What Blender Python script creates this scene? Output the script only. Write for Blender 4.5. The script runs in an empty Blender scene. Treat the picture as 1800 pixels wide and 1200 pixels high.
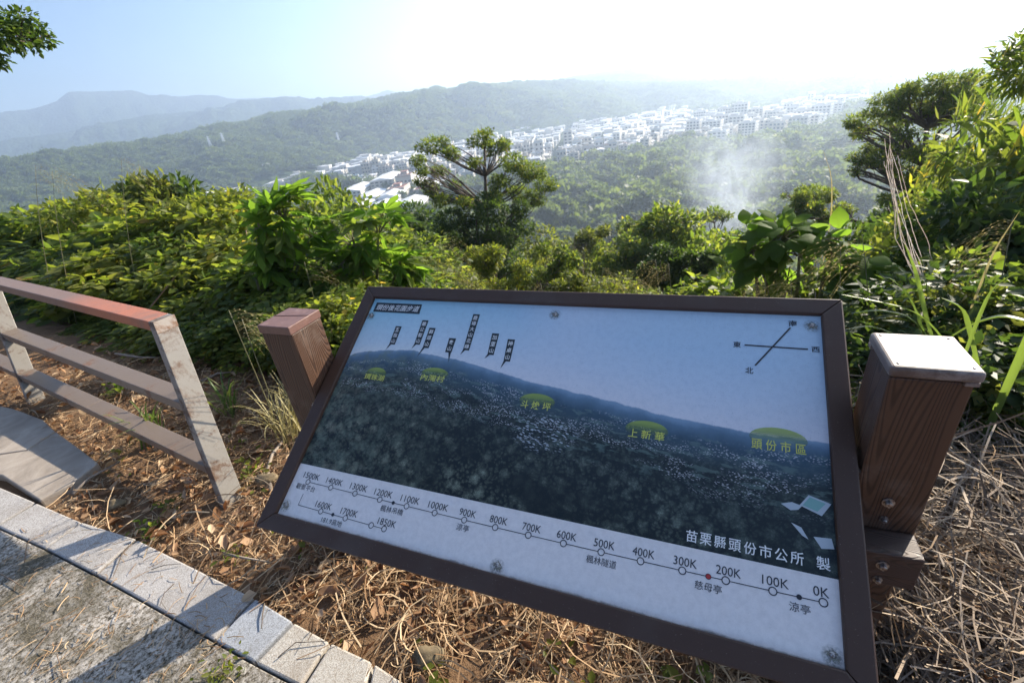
import bpy, math, random
import numpy as np
from mathutils import Vector, Matrix

rng = np.random.default_rng(7)
random.seed(7)
sc = bpy.context.scene
COL = sc.collection
R = math.radians

# ------------------------------------------------------------------ camera
FPX, PITCH, ROLL, CAMH = 813.5, 0.478, -0.136, 1.6
cp, sp, cr, sr = math.cos(PITCH), math.sin(PITCH), math.cos(ROLL), math.sin(ROLL)
fwd = np.array([0, cp, -sp]); up0 = np.array([0, sp, cp]); rt0 = np.array([1., 0, 0])
rt = cr * rt0 + sr * up0; up = -sr * rt0 + cr * up0
CAM = np.array([0, 0, CAMH])
cam_d = bpy.data.cameras.new('camera'); cam = bpy.data.objects.new('camera', cam_d); COL.objects.link(cam)
cam.matrix_world = Matrix(((rt[0], up[0], -fwd[0], 0), (rt[1], up[1], -fwd[1], 0), (rt[2], up[2], -fwd[2], CAMH), (0, 0, 0, 1)))
cam_d.sensor_width = 36; cam_d.lens = FPX / 50; cam_d.clip_start = 0.05; cam_d.clip_end = 30000
cam_d.dof.use_dof = True; cam_d.dof.focus_distance = 1.25; cam_d.dof.aperture_fstop = 6.3
sc.camera = cam
# ------------------------------------------------------------------ world, sun, exposure
SUN_AZ, SUN_EL = 54.0, 25.0
w = bpy.data.worlds.new("World"); sc.world = w; w.use_nodes = True
nt = w.node_tree; nt.nodes.clear()
sky = nt.nodes.new('ShaderNodeTexSky'); sky.sky_type = 'NISHITA'; sky.sun_disc = False
sky.sun_elevation = R(SUN_EL); sky.sun_rotation = R(SUN_AZ); sky.altitude = 100
sky.air_density = 1.0; sky.dust_density = .8; sky.ozone_density = 1.6
bg = nt.nodes.new('ShaderNodeBackground'); bg.inputs[1].default_value = 0.15
wo = nt.nodes.new('ShaderNodeOutputWorld')
# hazy air: the sky brightens smoothly towards the sun and is deeper blue away from it
tcw = nt.nodes.new('ShaderNodeTexCoord'); dt = nt.nodes.new('ShaderNodeVectorMath'); dt.operation = 'DOT_PRODUCT'
dt.inputs[1].default_value = (math.sin(R(SUN_AZ)) * math.cos(R(SUN_EL)), math.cos(R(SUN_AZ)) * math.cos(R(SUN_EL)), math.sin(R(SUN_EL)))
rp = nt.nodes.new('ShaderNodeValToRGB'); rp.color_ramp.elements[0].position = 0.; rp.color_ramp.elements[0].color = (.27, .33, .42, 1)
rp.color_ramp.elements[1].position = 1.; rp.color_ramp.elements[1].color = (.60, .59, .58, 1)
e_ = rp.color_ramp.elements.new(.35); e_.color = (.42, .47, .54, 1); e_ = rp.color_ramp.elements.new(.62); e_.color = (.58, .60, .63, 1)
mw = nt.nodes.new('ShaderNodeMix'); mw.data_type = 'RGBA'; mw.blend_type = 'MULTIPLY'; mw.inputs[0].default_value = 1.
nt.links.new(tcw.outputs['Generated'], dt.inputs[0]); nt.links.new(dt.outputs['Value'], rp.inputs[0]); nt.links.new(sky.outputs[0], mw.inputs[6]); nt.links.new(rp.outputs[0], mw.inputs[7])
nt.links.new(mw.outputs[2], bg.inputs[0]); nt.links.new(bg.outputs[0], wo.inputs[0])
sun_d = bpy.data.lights.new('sun', 'SUN'); sun_d.energy = 5.0; sun_d.angle = R(0.55); sun_d.color = (1, 0.90, 0.75)
sun = bpy.data.objects.new('sun', sun_d); COL.objects.link(sun); sun.location = (20, 15, 30)
sv = Vector((math.sin(R(SUN_AZ)) * math.cos(R(SUN_EL)), math.cos(R(SUN_AZ)) * math.cos(R(SUN_EL)), math.sin(R(SUN_EL))))
sun.rotation_euler = sv.to_track_quat('Z', 'Y').to_euler()
sc.view_settings.view_transform = 'Standard'; sc.view_settings.look = 'None'
sc.view_settings.exposure = 1.52; sc.view_settings.gamma = 1; sc.view_settings.use_curve_mapping = False
sc.render.engine = 'CYCLES'
cy = sc.cycles
cy.max_bounces = 7; cy.diffuse_bounces = 3; cy.glossy_bounces = 2; cy.transmission_bounces = 3; cy.transparent_max_bounces = 6; cy.volume_bounces = 1
cy.use_denoising = True; cy.sample_clamp_indirect = 6
cy.volume_step_rate = 1.0; cy.volume_max_steps = 128

# ------------------------------------------------------------------ helpers
def ray(px, py): return fwd + rt * ((px - 900) / FPX) - up * ((py - 600) / FPX)
def onz(px, py, z):
    d = ray(px, py); return CAM + d * ((z - CAMH) / d[2])
def atr(px, py, r):           # point on the ray at horizontal distance r
    d = ray(px, py); return CAM + d * (r / math.hypot(d[0], d[1]))
def azel(px, py):
    d = ray(px, py); return math.atan2(d[0], d[1]), math.atan2(d[2], math.hypot(d[0], d[1]))
def wav(x, y, s, seed=0, octs=4):   # smooth value noise made of rotated sines
    r_ = np.random.default_rng(1000 + seed); o = 0; a = 1.; tot = 0
    for k in range(octs):
        for j in range(3):
            th = r_.uniform(0, 6.283); ph = r_.uniform(0, 6.283, 2)
            o = o + a * np.sin((x * math.cos(th) + y * math.sin(th)) / s * 6.283 + ph[0] + 1.3 * np.sin((y * math.cos(th) - x * math.sin(th)) / s * 3.1 + ph[1]))
        tot += a * 1.8; a *= .5; s /= 2.1
    return o / tot
SLN = np.array([.471, .882])
FLOOR = -62.
def ground_z(x, y):
    x = np.asarray(x, float); y = np.asarray(y, float)
    D = x * SLN[0] + y * SLN[1]; t = np.maximum(D - 1.4, 0)
    z = -.62 * (np.sqrt(t * t + 6) - 2.449)
    r = np.hypot(x, y)
    k = 6.
    m = np.maximum(z, FLOOR); z = m + k * np.log(np.exp(np.clip((z - m) / k, -40, 0)) + np.exp(np.clip((FLOOR - m) / k, -40, 0)))
    z = z - k * math.log(2) * np.exp(-np.abs(-t * .5 + 2 - FLOOR) / 40) * 0
    z = z + wav(x, y, 130., 3) * np.clip((r - 60) / 250, 0, 1) * 7 + wav(x, y, 23., 4) * np.clip((r - 8) / 60, 0, 1) * .9
    z = z + wav(x, y, 1.1, 5) * .018 * np.clip((D - .75) / .5, 0, 1)
    return z
def mesh(name, v, f, mats=(), smooth=False, mi=None):
    me = bpy.data.meshes.new(name)
    v = np.asarray(v, float); me.from_pydata(v.tolist() if len(v) < 2000 else v.tolist(), [], f if isinstance(f, list) else f.tolist())
    for m in (mats if isinstance(mats, (list, tuple)) else [mats]): me.materials.append(m)
    if mi is not None: me.polygons.foreach_set('material_index', np.asarray(mi, np.int32))
    if smooth: me.polygons.foreach_set('use_smooth', np.ones(len(me.polygons), bool))
    me.update(); return me
def fast_mesh(name, v, loops, nper, mats=(), smooth=False, mi=None):
    """v Nx3; loops MxK with constant polygon size K"""
    me = bpy.data.meshes.new(name); v = np.asarray(v, np.float32); loops = np.asarray(loops, np.int32)
    me.vertices.add(len(v)); me.vertices.foreach_set('co', v.ravel())
    me.loops.add(loops.size); me.loops.foreach_set('vertex_index', loops.ravel())
    me.polygons.add(len(loops)); me.polygons.foreach_set('loop_start', np.arange(len(loops), dtype=np.int32) * nper)
    me.polygons.foreach_set('loop_total', np.full(len(loops), nper, np.int32))
    for m in (mats if isinstance(mats, (list, tuple)) else [mats]): me.materials.append(m)
    if mi is not None: me.polygons.foreach_set('material_index', np.asarray(mi, np.int32))
    if smooth: me.polygons.foreach_set('use_smooth', np.ones(len(loops), bool))
    me.update(calc_edges=True); return me
def obj(name, me, parent=None, loc=None):
    o = bpy.data.objects.new(name, me); COL.objects.link(o)
    if parent is not None: o.parent = parent
    if loc is not None: o.location = loc
    return o
def tag(o, label=None, cat=None, group=None, kind=None):
    if label: o['label'] = label
    if cat: o['category'] = cat
    if group: o['group'] = group
    if kind: o['kind'] = kind
    return o
def empty(name, loc=(0, 0, 0), label=None, cat=None, group=None, rz=0):
    o = bpy.data.objects.new(name, None); COL.objects.link(o); o.location = loc; o.rotation_euler = (0, 0, rz)
    o.empty_display_size = .1
    return tag(o, label, cat, group)
def copy_tree(o, parent=None):
    c = o.copy(); COL.objects.link(c); c.parent = parent
    for ch in list(o.children): copy_tree(ch, c)
    return c
BOXF = [(0, 3, 2, 1), (4, 5, 6, 7), (0, 1, 5, 4), (1, 2, 6, 5), (2, 3, 7, 6), (3, 0, 4, 7)]
def boxv(x0, x1, y0, y1, z0, z1):
    return [(x0, y0, z0), (x1, y0, z0), (x1, y1, z0), (x0, y1, z0), (x0, y0, z1), (x1, y0, z1), (x1, y1, z1), (x0, y1, z1)]
class MB:
    def __init__(s): s.v = []; s.f = []; s.m = []
    def add(s, v, f, mi=0):
        b = len(s.v); s.v += [tuple(map(float, p)) for p in v]; s.f += [tuple(i + b for i in q) for q in f]; s.m += [mi] * len(f)
    def box(s, x0, x1, y0, y1, z0, z1, mi=0): s.add(boxv(x0, x1, y0, y1, z0, z1), BOXF, mi)
    def tube(s, pts, rad, n=6, mi=0, cap=True):
        pts = [np.asarray(p, float) for p in pts]; rad = rad if hasattr(rad, '__len__') else [rad] * len(pts)
        b = len(s.v); prev = None
        for i, p in enumerate(pts):
            t = pts[min(i + 1, len(pts) - 1)] - pts[max(i - 1, 0)]; t = t / (np.linalg.norm(t) + 1e-9)
            a = prev if prev is not None else (np.array([0, 0, 1.]) if abs(t[2]) < .9 else np.array([1., 0, 0]))
            u = a - t * (a @ t); u /= np.linalg.norm(u) + 1e-9; prev = u; w_ = np.cross(t, u)
            for k in range(n):
                an = 6.2832 * k / n; s.v.append(tuple(p + rad[i] * (math.cos(an) * u + math.sin(an) * w_)))
        for i in range(len(pts) - 1):
            for k in range(n):
                k2 = (k + 1) % n; s.f.append((b + i * n + k, b + i * n + k2, b + (i + 1) * n + k2, b + (i + 1) * n + k)); s.m.append(mi)
        if cap:
            s.f.append(tuple(b + k for k in range(n))[::-1]); s.m.append(mi)
            s.f.append(tuple(b + (len(pts) - 1) * n + k for k in range(n))); s.m.append(mi)
    def build(s, name, mats, parent=None, loc=None, smooth=False):
        o = obj(name, mesh(name, s.v, s.f, mats, smooth, s.m), parent, loc); return o
def bevel(o, wdt=.003, seg=2):
    m = o.modifiers.new('bevel', 'BEVEL'); m.width = wdt; m.segments = seg; m.limit_method = 'ANGLE'; m.angle_limit = R(40)
    return o

# ------------------------------------------------------------------ materials
class NB:
    def __init__(s, name):
        s.m = bpy.data.materials.new(name); s.m.use_nodes = True; s.t = s.m.node_tree; s.t.nodes.clear()
        s.out = s.t.nodes.new('ShaderNodeOutputMaterial')
    def n(s, typ, inputs=None, **kw):
        nd = s.t.nodes.new(typ)
        for k, v in kw.items(): setattr(nd, k, v)
        for k, v in (inputs or {}).items(): s.set(nd.inputs[k], v)
        return nd
    def set(s, sock, v):
        if isinstance(v, bpy.types.NodeSocket): s.t.links.new(v, sock)
        elif hasattr(v, 'outputs'): s.t.links.new(v.outputs[0], sock)
        else:
            if sock.type == 'RGBA' and len(v) == 3: v = (*v, 1)
            sock.default_value = v
    def math(s, op, a, b=0., c=None, clamp=False):
        nd = s.n('ShaderNodeMath', operation=op, use_clamp=clamp); s.set(nd.inputs[0], a); s.set(nd.inputs[1], b)
        if c is not None: s.set(nd.inputs[2], c)
        return nd.outputs[0]
    def mix(s, fac, a, b, bt='MIX'):
        nd = s.n('ShaderNodeMix', data_type='RGBA', blend_type=bt); s.set(nd.inputs[0], fac); s.set(nd.inputs[6], a); s.set(nd.inputs[7], b)
        return nd.outputs[2]
    def ramp(s, fac, pts, interp='LINEAR'):
        nd = s.n('ShaderNodeValToRGB'); s.set(nd.inputs[0], fac); cr_ = nd.color_ramp; cr_.interpolation = interp
        while len(cr_.elements) > 1: cr_.elements.remove(cr_.elements[-1])
        for i, (p, c) in enumerate(pts):
            e = cr_.elements[0] if i == 0 else cr_.elements.new(p)
            e.position = p; e.color = (*c, 1) if hasattr(c, '__len__') else (c, c, c, 1)
        return nd.outputs[0]
    def noise(s, vec, scale, detail=4, rough=.55, dist=0., out=0):
        nd = s.n('ShaderNodeTexNoise'); s.set(nd.inputs['Vector'], vec); nd.inputs['Scale'].default_value = scale
        nd.inputs['Detail'].default_value = detail; nd.inputs['Roughness'].default_value = rough; nd.inputs['Distortion'].default_value = dist
        return nd.outputs[out]
    def vor(s, vec, scale, feature='F1', out=0, rnd=1.):
        nd = s.n('ShaderNodeTexVoronoi', feature=feature); s.set(nd.inputs['Vector'], vec); nd.inputs['Scale'].default_value = scale
        nd.inputs['Randomness'].default_value = rnd
        return nd.outputs[out]
    def coord(s, kind='Object', scale=(1, 1, 1), rot=(0, 0, 0), loc=(0, 0, 0)):
        tc = s.n('ShaderNodeTexCoord'); mp = s.n('ShaderNodeMapping'); s.t.links.new(tc.outputs[kind], mp.inputs[0])
        mp.inputs['Scale'].default_value = scale; mp.inputs['Rotation'].default_value = rot; mp.inputs['Location'].default_value = loc
        return mp.outputs[0]
    def bump(s, h, strength=.4, dist=.01):
        return s.n('ShaderNodeBump', {'Height': h, 'Strength': strength, 'Distance': dist}).outputs[0]
    def pbr(s, col, rough=.6, normal=None, metal=0., spec=.5, **kw):
        d = {'Base Color': col, 'Roughness': rough, 'Metallic': metal, 'Specular IOR Level': spec}
        if normal is not None: d['Normal'] = normal
        d.update(kw)
        return s.n('ShaderNodeBsdfPrincipled', d)
    def fin(s, sh):
        s.t.links.new(sh.outputs[0] if hasattr(sh, 'outputs') else sh, s.out.inputs[0]); return s.m

def leaf_mat(name, a, b, c=None, trans=.5, tcol=None, rough=.5, spec=.2, yellow=.0):
    """a,b,c: colours picked per leaf; translucent so that leaves glow when lit from behind"""
    k = NB(name); g = k.n('ShaderNodeNewGeometry').outputs['Random Per Island']
    cols = [(0, a), (.55, b), (1., c or b)]
    if yellow: cols = [(0, a), (.5, b), (1 - yellow * 1.5, c or b), (1 - yellow, (.23, .22, .04)), (1, (.25, .17, .05))]
    base = k.ramp(g, cols)
    nz = k.noise(k.coord('Object'), 35, 2); base = k.mix(k.math('MULTIPLY', nz, .5), base, k.mix(.5, base, (.02, .04, .01)))
    p = k.pbr(base, rough, spec=spec)
    tc = k.mix(1., base, tcol or (3.3, 3.2, 1.35), 'MULTIPLY')
    tr = k.n('ShaderNodeBsdfTranslucent', {'Color': tc})
    mx = k.n('ShaderNodeMixShader', {0: trans}); k.t.links.new(p.outputs[0], mx.inputs[1]); k.t.links.new(tr.outputs[0], mx.inputs[2])
    return k.fin(mx)
def far_leaf_mat(name, cols, trans=.42):
    k = NB(name); g = k.n('ShaderNodeNewGeometry').outputs['Random Per Island']; oi = k.n('ShaderNodeObjectInfo').outputs['Random']
    pn = k.noise(k.n('ShaderNodeNewGeometry').outputs['Position'], .014, 4, .65); base = k.ramp(k.math('ADD', k.math('MULTIPLY', oi, .5), k.math('MULTIPLY', k.ramp(pn, [(.32, 0.), (.68, 1.)]), .5)), cols); base = k.mix(k.math('MULTIPLY', g, .45), base, (.10, .12, .03))
    p = k.pbr(base, .6, spec=.3); tr = k.n('ShaderNodeBsdfTranslucent', {'Color': k.mix(1., base, (2.8, 2.8, 1.3), 'MULTIPLY')})
    mx = k.n('ShaderNodeMixShader', {0: trans}); k.t.links.new(p.outputs[0], mx.inputs[1]); k.t.links.new(tr.outputs[0], mx.inputs[2])
    return k.fin(mx)
M = {}
M['leaf_mix'] = leaf_mat('leaf_mix', (.048, .078, .018), (.085, .12, .026), (.15, .17, .045), yellow=.02)
M['leaf_dark'] = leaf_mat('leaf_dark', (.026, .048, .016), (.042, .072, .02), (.07, .10, .028), trans=.4)
M['leaf_olive'] = leaf_mat('leaf_olive', (.055, .075, .02), (.09, .105, .028), (.14, .145, .045), trans=.48)
M['leaf_yellow'] = leaf_mat('leaf_yellow', (.08, .11, .02), (.11, .13, .025), (.16, .17, .045), trans=.5, yellow=.03)
M['leaf_big'] = leaf_mat('leaf_big', (.06, .11, .02), (.08, .14, .025), (.11, .16, .035), trans=.58, spec=.08, rough=.6)
M['leaf_broad'] = leaf_mat('leaf_broad', (.06, .10, .03), (.08, .13, .035), (.11, .15, .04), trans=.5, rough=.7, spec=.04)
M['bamboo'] = leaf_mat('bamboo', (.04, .065, .02), (.07, .10, .03), (.14, .15, .06), trans=.4, yellow=.04)
M['blade'] = leaf_mat('blade', (.06, .10, .03), (.08, .12, .04), (.14, .15, .06), trans=.35, rough=.35)
M['straw_head'] = leaf_mat('straw_head', (.32, .28, .12), (.42, .36, .18), (.5, .44, .25), trans=.3, tcol=(1.3, 1.25, .9), rough=.6)
M['dry_leaf'] = leaf_mat('dry_leaf', (.20, .095, .045), (.38, .22, .12), (.58, .43, .28), trans=.25, tcol=(1.5, 1.1, .7), rough=.55)
M['straw'] = leaf_mat('straw', (.22, .12, .06), (.42, .27, .15), (.62, .47, .30), trans=.08, tcol=(1.2, 1.1, .8), rough=.6)
M['straw_grey'] = leaf_mat('straw_grey', (.10, .07, .05), (.24, .17, .12), (.46, .36, .27), trans=.06, tcol=(1.1, 1, .8), rough=.6)
M['far_leaf'] = far_leaf_mat('far_leaf', [(0, (.035, .05, .022)), (.4, (.055, .078, .030)), (.75, (.075, .098, .036)), (.92, (.11, .12, .045)), (1, (.13, .115, .055))])
k = NB('bark'); v = k.coord('Object', (1, 1, .25)); nz = k.noise(v, 14, 5, .6)
M['bark'] = k.fin(k.pbr(k.ramp(nz, [(.3, (.05, .037, .028)), (.6, (.12, .09, .065)), (.8, (.2, .16, .12))]), .85, k.bump(nz, .7, .02)))
k = NB('pale_bark'); nz = k.noise(k.coord('Object'), 9, 5, .6)
M['pale_bark'] = k.fin(k.pbr(k.ramp(nz, [(.3, (.14, .11, .085)), (.7, (.34, .28, .22))]), .8, k.bump(nz, .5, .01)))
k = NB('twig'); M['twig'] = k.fin(k.pbr((.16, .10, .06), .75))
k = NB('dry_vine'); M['dry_vine'] = leaf_mat('dry_vine', (.62, .54, .48), (.76, .70, .64), (.8, .77, .73), trans=.55, tcol=(1.35, 1.3, 1.25), rough=.5)
k = NB('stem_green'); M['stem_green'] = k.fin(k.pbr(k.ramp(k.noise(k.coord('Object'), 12, 2), [(.3, (.09, .10, .04)), (.7, (.2, .17, .08))]), .6))
# soil under the litter, turning into dark woodland floor further out
k = NB('soil'); v = k.coord('Object'); n1 = k.noise(v, 3.5, 8, .7); n2 = k.noise(v, 40, 5, .7)
c1 = k.ramp(n1, [(.3, (.06, .034, .018)), (.5, (.15, .085, .045)), (.72, (.27, .165, .09))])
c1 = k.mix(k.math('MULTIPLY', n2, .6), c1, (.26, .17, .10))
sepx = k.n('ShaderNodeSeparateXYZ', {0: v}); dd = k.math('ADD', k.math('MULTIPLY', sepx.outputs[0], .471), k.math('MULTIPLY', sepx.outputs[1], .882))
fr = k.math('DIVIDE', k.math('SUBTRACT', dd, 3.), 5., clamp=True)
n3 = k.noise(v, .02, 8, .7)
c2 = k.ramp(n3, [(.3, (.022, .036, .014)), (.5, (.04, .06, .02)), (.7, (.075, .09, .03))])
M['soil'] = k.fin(k.pbr(k.mix(fr, c1, c2), .95, k.bump(k.math('ADD', n1, n2), .8, .02), spec=.2))
k = NB('hill_forest'); v = k.coord('Object'); n1 = k.noise(v, .006, 10, .72); n2 = k.vor(v, .09)
c = k.ramp(n1, [(.3, (.02, .034, .014)), (.5, (.035, .055, .02)), (.7, (.06, .08, .028))])
c = k.mix(k.math('MULTIPLY', n2, .5), c, (.012, .02, .012))
M['hill'] = k.fin(k.pbr(c, .95, k.bump(k.math('SUBTRACT', 1., n2), 1., 5.), spec=.1))
# granite
def granite(name, base, dark, sc_=1., stain=.5):
    k = NB(name); v = k.coord('Object'); sp_ = k.noise(v, 420 * sc_, 2, .8); sp2 = k.noise(v, 160 * sc_, 3, .7); bl = k.noise(v, 6, 6, .65)
    c = k.ramp(sp_, [(.36, tuple(x * .35 for x in base)), (.5, base), (.66, tuple(min(x * 1.35, .75) for x in base))])
    c = k.mix(k.math('MULTIPLY', k.ramp(sp2, [(.42, 1.), (.5, 0.)]), .5), c, dark)
    c = k.mix(k.math('MULTIPLY', k.ramp(bl, [(.45, 0.), (.7, 1.)]), stain), c, dark)
    return k.fin(k.pbr(c, .85, k.bump(k.math('ADD', sp_, sp2), .35, .002), spec=.3))
M['granite'] = granite('granite', (.44, .42, .40), (.20, .17, .14), stain=.45)
M['granite_pale'] = granite('granite_pale', (.47, .44, .39), (.24, .19, .14), stain=.6)
M['granite_blue'] = granite('granite_blue', (.36, .38, .41), (.16, .15, .14), stain=.3)
k = NB('mossy_concrete'); v = k.coord('Object'); a_ = k.noise(v, 3.2, 8, .72, .6); b_ = k.noise(v, 70, 5, .75); p_ = k.noise(v, 220, 3, .7)
c = k.ramp(b_, [(.38, (.03, .024, .016)), (.46, (.24, .21, .17)), (.58, (.52, .48, .43))])
c = k.mix(k.ramp(a_, [(.42, 0.), (.62, .9)]), c, k.ramp(p_, [(.4, (.03, .026, .016)), (.6, (.13, .11, .07))]))
M['mossy'] = k.fin(k.pbr(c, .93, k.bump(k.math('ADD', b_, p_), .7, .004), spec=.25))
k = NB('slab_stone'); v = k.coord('Object'); a_ = k.noise(v, 4, 6, .6, 1.2); b_ = k.noise(v, 90, 4, .7)
c = k.ramp(a_, [(.3, (.24, .20, .165)), (.5, (.35, .30, .25)), (.7, (.46, .40, .34))]); c = k.mix(k.math('MULTIPLY', b_, .3), c, (.2, .17, .13))
M['slab'] = k.fin(k.pbr(c, .85, k.bump(k.math('ADD', a_, k.math('MULTIPLY', b_, .3)), .4, .01), spec=.3))
k = NB('stone'); v = k.coord('Object'); a_ = k.noise(v, 14, 6, .65)
M['stone'] = k.fin(k.pbr(k.ramp(a_, [(.3, (.08, .06, .035)), (.7, (.24, .18, .10))]), .9, k.bump(a_, .6, .01)))
# wood-grained composite timber: object Z along the grain
def grain(name, dark, lite, axis='Z', dirt=.3, spec=.4):
    k = NB(name)
    rot = {'Z': (0, 0, 0), 'X': (0, R(90), 0)}[axis]
    v = k.coord('Object', (1, 1, 1), rot); vs = k.n('ShaderNodeMapping', {0: v}); vs.inputs['Scale'].default_value = (1, 1, .13)
    f = k.noise(vs.outputs[0], 8.5, 1.0, .3, .15); rings = k.math('FRACT', k.math('MULTIPLY', f, 62.))
    tri = k.math('ABSOLUTE', k.math('SUBTRACT', rings, .5)); line = k.ramp(tri, [(.10, 0.), (.26, 1.)])
    fs = k.n('ShaderNodeMapping', {0: v}); fs.inputs['Scale'].default_value = (1, 1, .02); fine = k.noise(fs.outputs[0], 260, 3, .6)
    c = k.mix(line, dark, lite); c = k.mix(k.math('MULTIPLY', fine, .45), c, dark)
    dn = k.noise(v, 9, 7, .7); c = k.mix(k.math('MULTIPLY', k.ramp(dn, [(.52, 0.), (.75, 1.)]), dirt), c, (.30, .25, .20))
    return k.fin(k.pbr(c, .52, k.bump(k.math('ADD', line, k.math('MULTIPLY', fine, .4)), .55, .0015), spec=spec))
M['timber'] = grain('timber', (.048, .024, .014), (.105, .053, .030), dirt=.28)
M['timber_x'] = grain('timber_x', (.045, .026, .019), (.085, .05, .036), axis='X', dirt=.22)
def plainwood(name, col, scl):
    k = NB(name); v = k.coord('Object', scl); f = k.noise(v, 30, 6, .7); g_ = k.noise(k.coord('Object'), 5, 5, .6)
    c = k.mix(k.math('MULTIPLY', f, .7), col, tuple(x * .6 for x in col)); c = k.mix(k.ramp(g_, [(.5, 0.), (.75, .45)]), c, (.10, .075, .06)); c = k.mix(k.ramp(k.noise(k.coord('Object'), 260, 2, .6), [(.70, 0.), (.74, .5)]), c, (.3, .26, .22))
    return k.fin(k.pbr(c, .5, k.bump(f, .3, .001), spec=.45))
M['timber_frame'] = plainwood('frame_timber', (.070, .034, .019), (.04, 1, 1))
k = NB('cap_weathered'); v = k.coord('Object', (1, .35, 1)); a_ = k.noise(v, 22, 7, .72, .4); b_ = k.noise(k.coord('Object'), 7, 4, .6)
c = k.ramp(a_, [(.38, (.06, .04, .03)), (.50, (.15, .115, .095)), (.68, (.31, .27, .24))]); c = k.mix(k.ramp(b_, [(.35, .8), (.62, .1)]), c, (.17, .115, .09))
M['cap_pale'] = k.fin(k.pbr(c, .45, k.bump(a_, .25, .002), spec=.5))
k = NB('cap_brown'); a_ = k.noise(k.coord('Object'), 30, 6, .7)
M['cap_brown'] = k.fin(k.pbr(k.ramp(a_, [(.3, (.13, .065, .048)), (.62, (.19, .10, .075)), (.76, (.42, .33, .28))]), .42, k.bump(a_, .15, .002)))
# painted and rusting steel of the railing
def steel(name, paint, rusty, amount, edge=0.):
    k = NB(name); v = k.coord('Object'); a_ = k.noise(v, 5, 8, .7, .5); b_ = k.noise(v, 60, 5, .7); vv = k.n('ShaderNodeMapping', {0: v}); vv.inputs['Scale'].default_value = (1, 1, 6)
    st = k.noise(vv.outputs[0], 4, 5, .6)
    m = k.ramp(k.math('ADD', k.math('MULTIPLY', a_, .8), k.math('MULTIPLY', b_, .2)), [(amount, 0.), (amount + .09, 1.)])
    c = k.mix(k.math('MULTIPLY', st, .35), paint, tuple(x * .45 for x in paint)); c = k.mix(m, c, k.mix(b_, rusty, tuple(x * .5 for x in rusty)))
    return k.fin(k.pbr(c, k.math('ADD', k.math('MULTIPLY', m, .3), .4), k.bump(k.math('ADD', m, b_), .3, .0015), spec=.5))
M['rail_brown'] = steel('rail_brown', (.19, .145, .112), (.24, .13, .08), .56)
M['rail_rust'] = None
M['post_white'] = steel('post_white', (.26, .235, .20), (.15, .085, .05), .50)
# top rail: brown paint, orange rust bleeding along its near end
k = NB('rail_rusting'); v = k.coord('Object'); sx = k.n('ShaderNodeSeparateXYZ', {0: v}); a_ = k.noise(v, 6, 8, .7, .6); b_ = k.noise(v, 70, 5, .7)
along = k.ramp(k.math('DIVIDE', sx.outputs[0], 2.6), [(0., .85), (.12, 1.), (.3, .75), (.42, .15), (1., .05)])
m = k.math('MULTIPLY', along, k.ramp(a_, [(.33, .25), (.5, 1.)]), clamp=True)
c = k.mix(m, k.mix(b_, (.21, .16, .125), (.14, .10, .08)), k.mix(b_, (.50, .19, .10), (.33, .10, .05)))
M['rail_rust'] = k.fin(k.pbr(c, .5, k.bump(b_, .25, .0015)))
M['weld'] = steel('weld_plate', (.33, .28, .23), (.22, .11, .055), .42)
k = NB('screw_metal'); a_ = k.noise(k.coord('Object'), 160, 3, .7)
M['metal'] = k.fin(k.pbr(k.ramp(a_, [(.35, (.12, .08, .06)), (.55, (.5, .48, .46))]), .38, metal=.9))
def flat(name, c, rough=.5): kk = NB(name); return kk.fin(kk.pbr(c, rough))
M['ink'] = flat('black_ink', (.02, .022, .03)); M['ink_red'] = flat('red_ink', (.42, .03, .03)); M['ink_white'] = flat('white_print', (.82, .80, .76)); M['ink_yellow'] = flat('yellow_print', (.62, .62, .12))
M['ink_label'] = flat('label_black', (.022, .03, .035)); M['print_green'] = flat('print_green', (.20, .38, .34)); M['print_pale'] = flat('print_pale', (.44, .48, .50))
k = NB('print_strip'); v = k.coord('Object'); a_ = k.noise(v, 60, 6, .7); b_ = k.noise(v, 400, 2, .6); e_ = k.noise(v, 9, 5, .7)
sx = k.n('ShaderNodeSeparateXYZ', {0: v})
c = k.ramp(a_, [(.3, (.70, .64, .60)), (.6, (.80, .735, .69))]); c = k.mix(k.ramp(b_, [(.66, 0.), (.72, .3)]), c, (.45, .42, .40))
edge = k.math('SUBTRACT', k.math('MULTIPLY', k.math('ADD', k.math('MULTIPLY', k.ramp(e_, [(.36, 0.), (.62, 1.)]), .6), k.math('MULTIPLY', k.noise(v, 90, 4, .7), .5)), .008), k.math('SUBTRACT', sx.outputs[1], .0))
c = k.mix(k.ramp(k.math('MULTIPLY', edge, 200.), [(0., 0.), (1., .8)]), c, (.12, .10, .08))
M['strip'] = k.fin(k.pbr(c, .33, spec=.5))
# ellipse halo behind place names (fades downwards)
k = NB('print_halo'); v = k.coord('Object'); sx = k.n('ShaderNodeSeparateXYZ', {0: v})
em = k.pbr(k.ramp(k.math('ADD', k.math('MULTIPLY', sx.outputs[1], 28.), .5), [(0., (.12, .20, .08)), (1., (.36, .46, .10))]), .4)
trn = k.n('ShaderNodeBsdfTransparent'); mx = k.n('ShaderNodeMixShader', {0: k.ramp(k.math('ADD', k.math('MULTIPLY', sx.outputs[1], 25.), .55), [(.1, 0.), (1., .72)])})
k.t.links.new(trn.outputs[0], mx.inputs[1]); k.t.links.new(em.outputs[0], mx.inputs[2]); M['halo'] = k.fin(mx)
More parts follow.
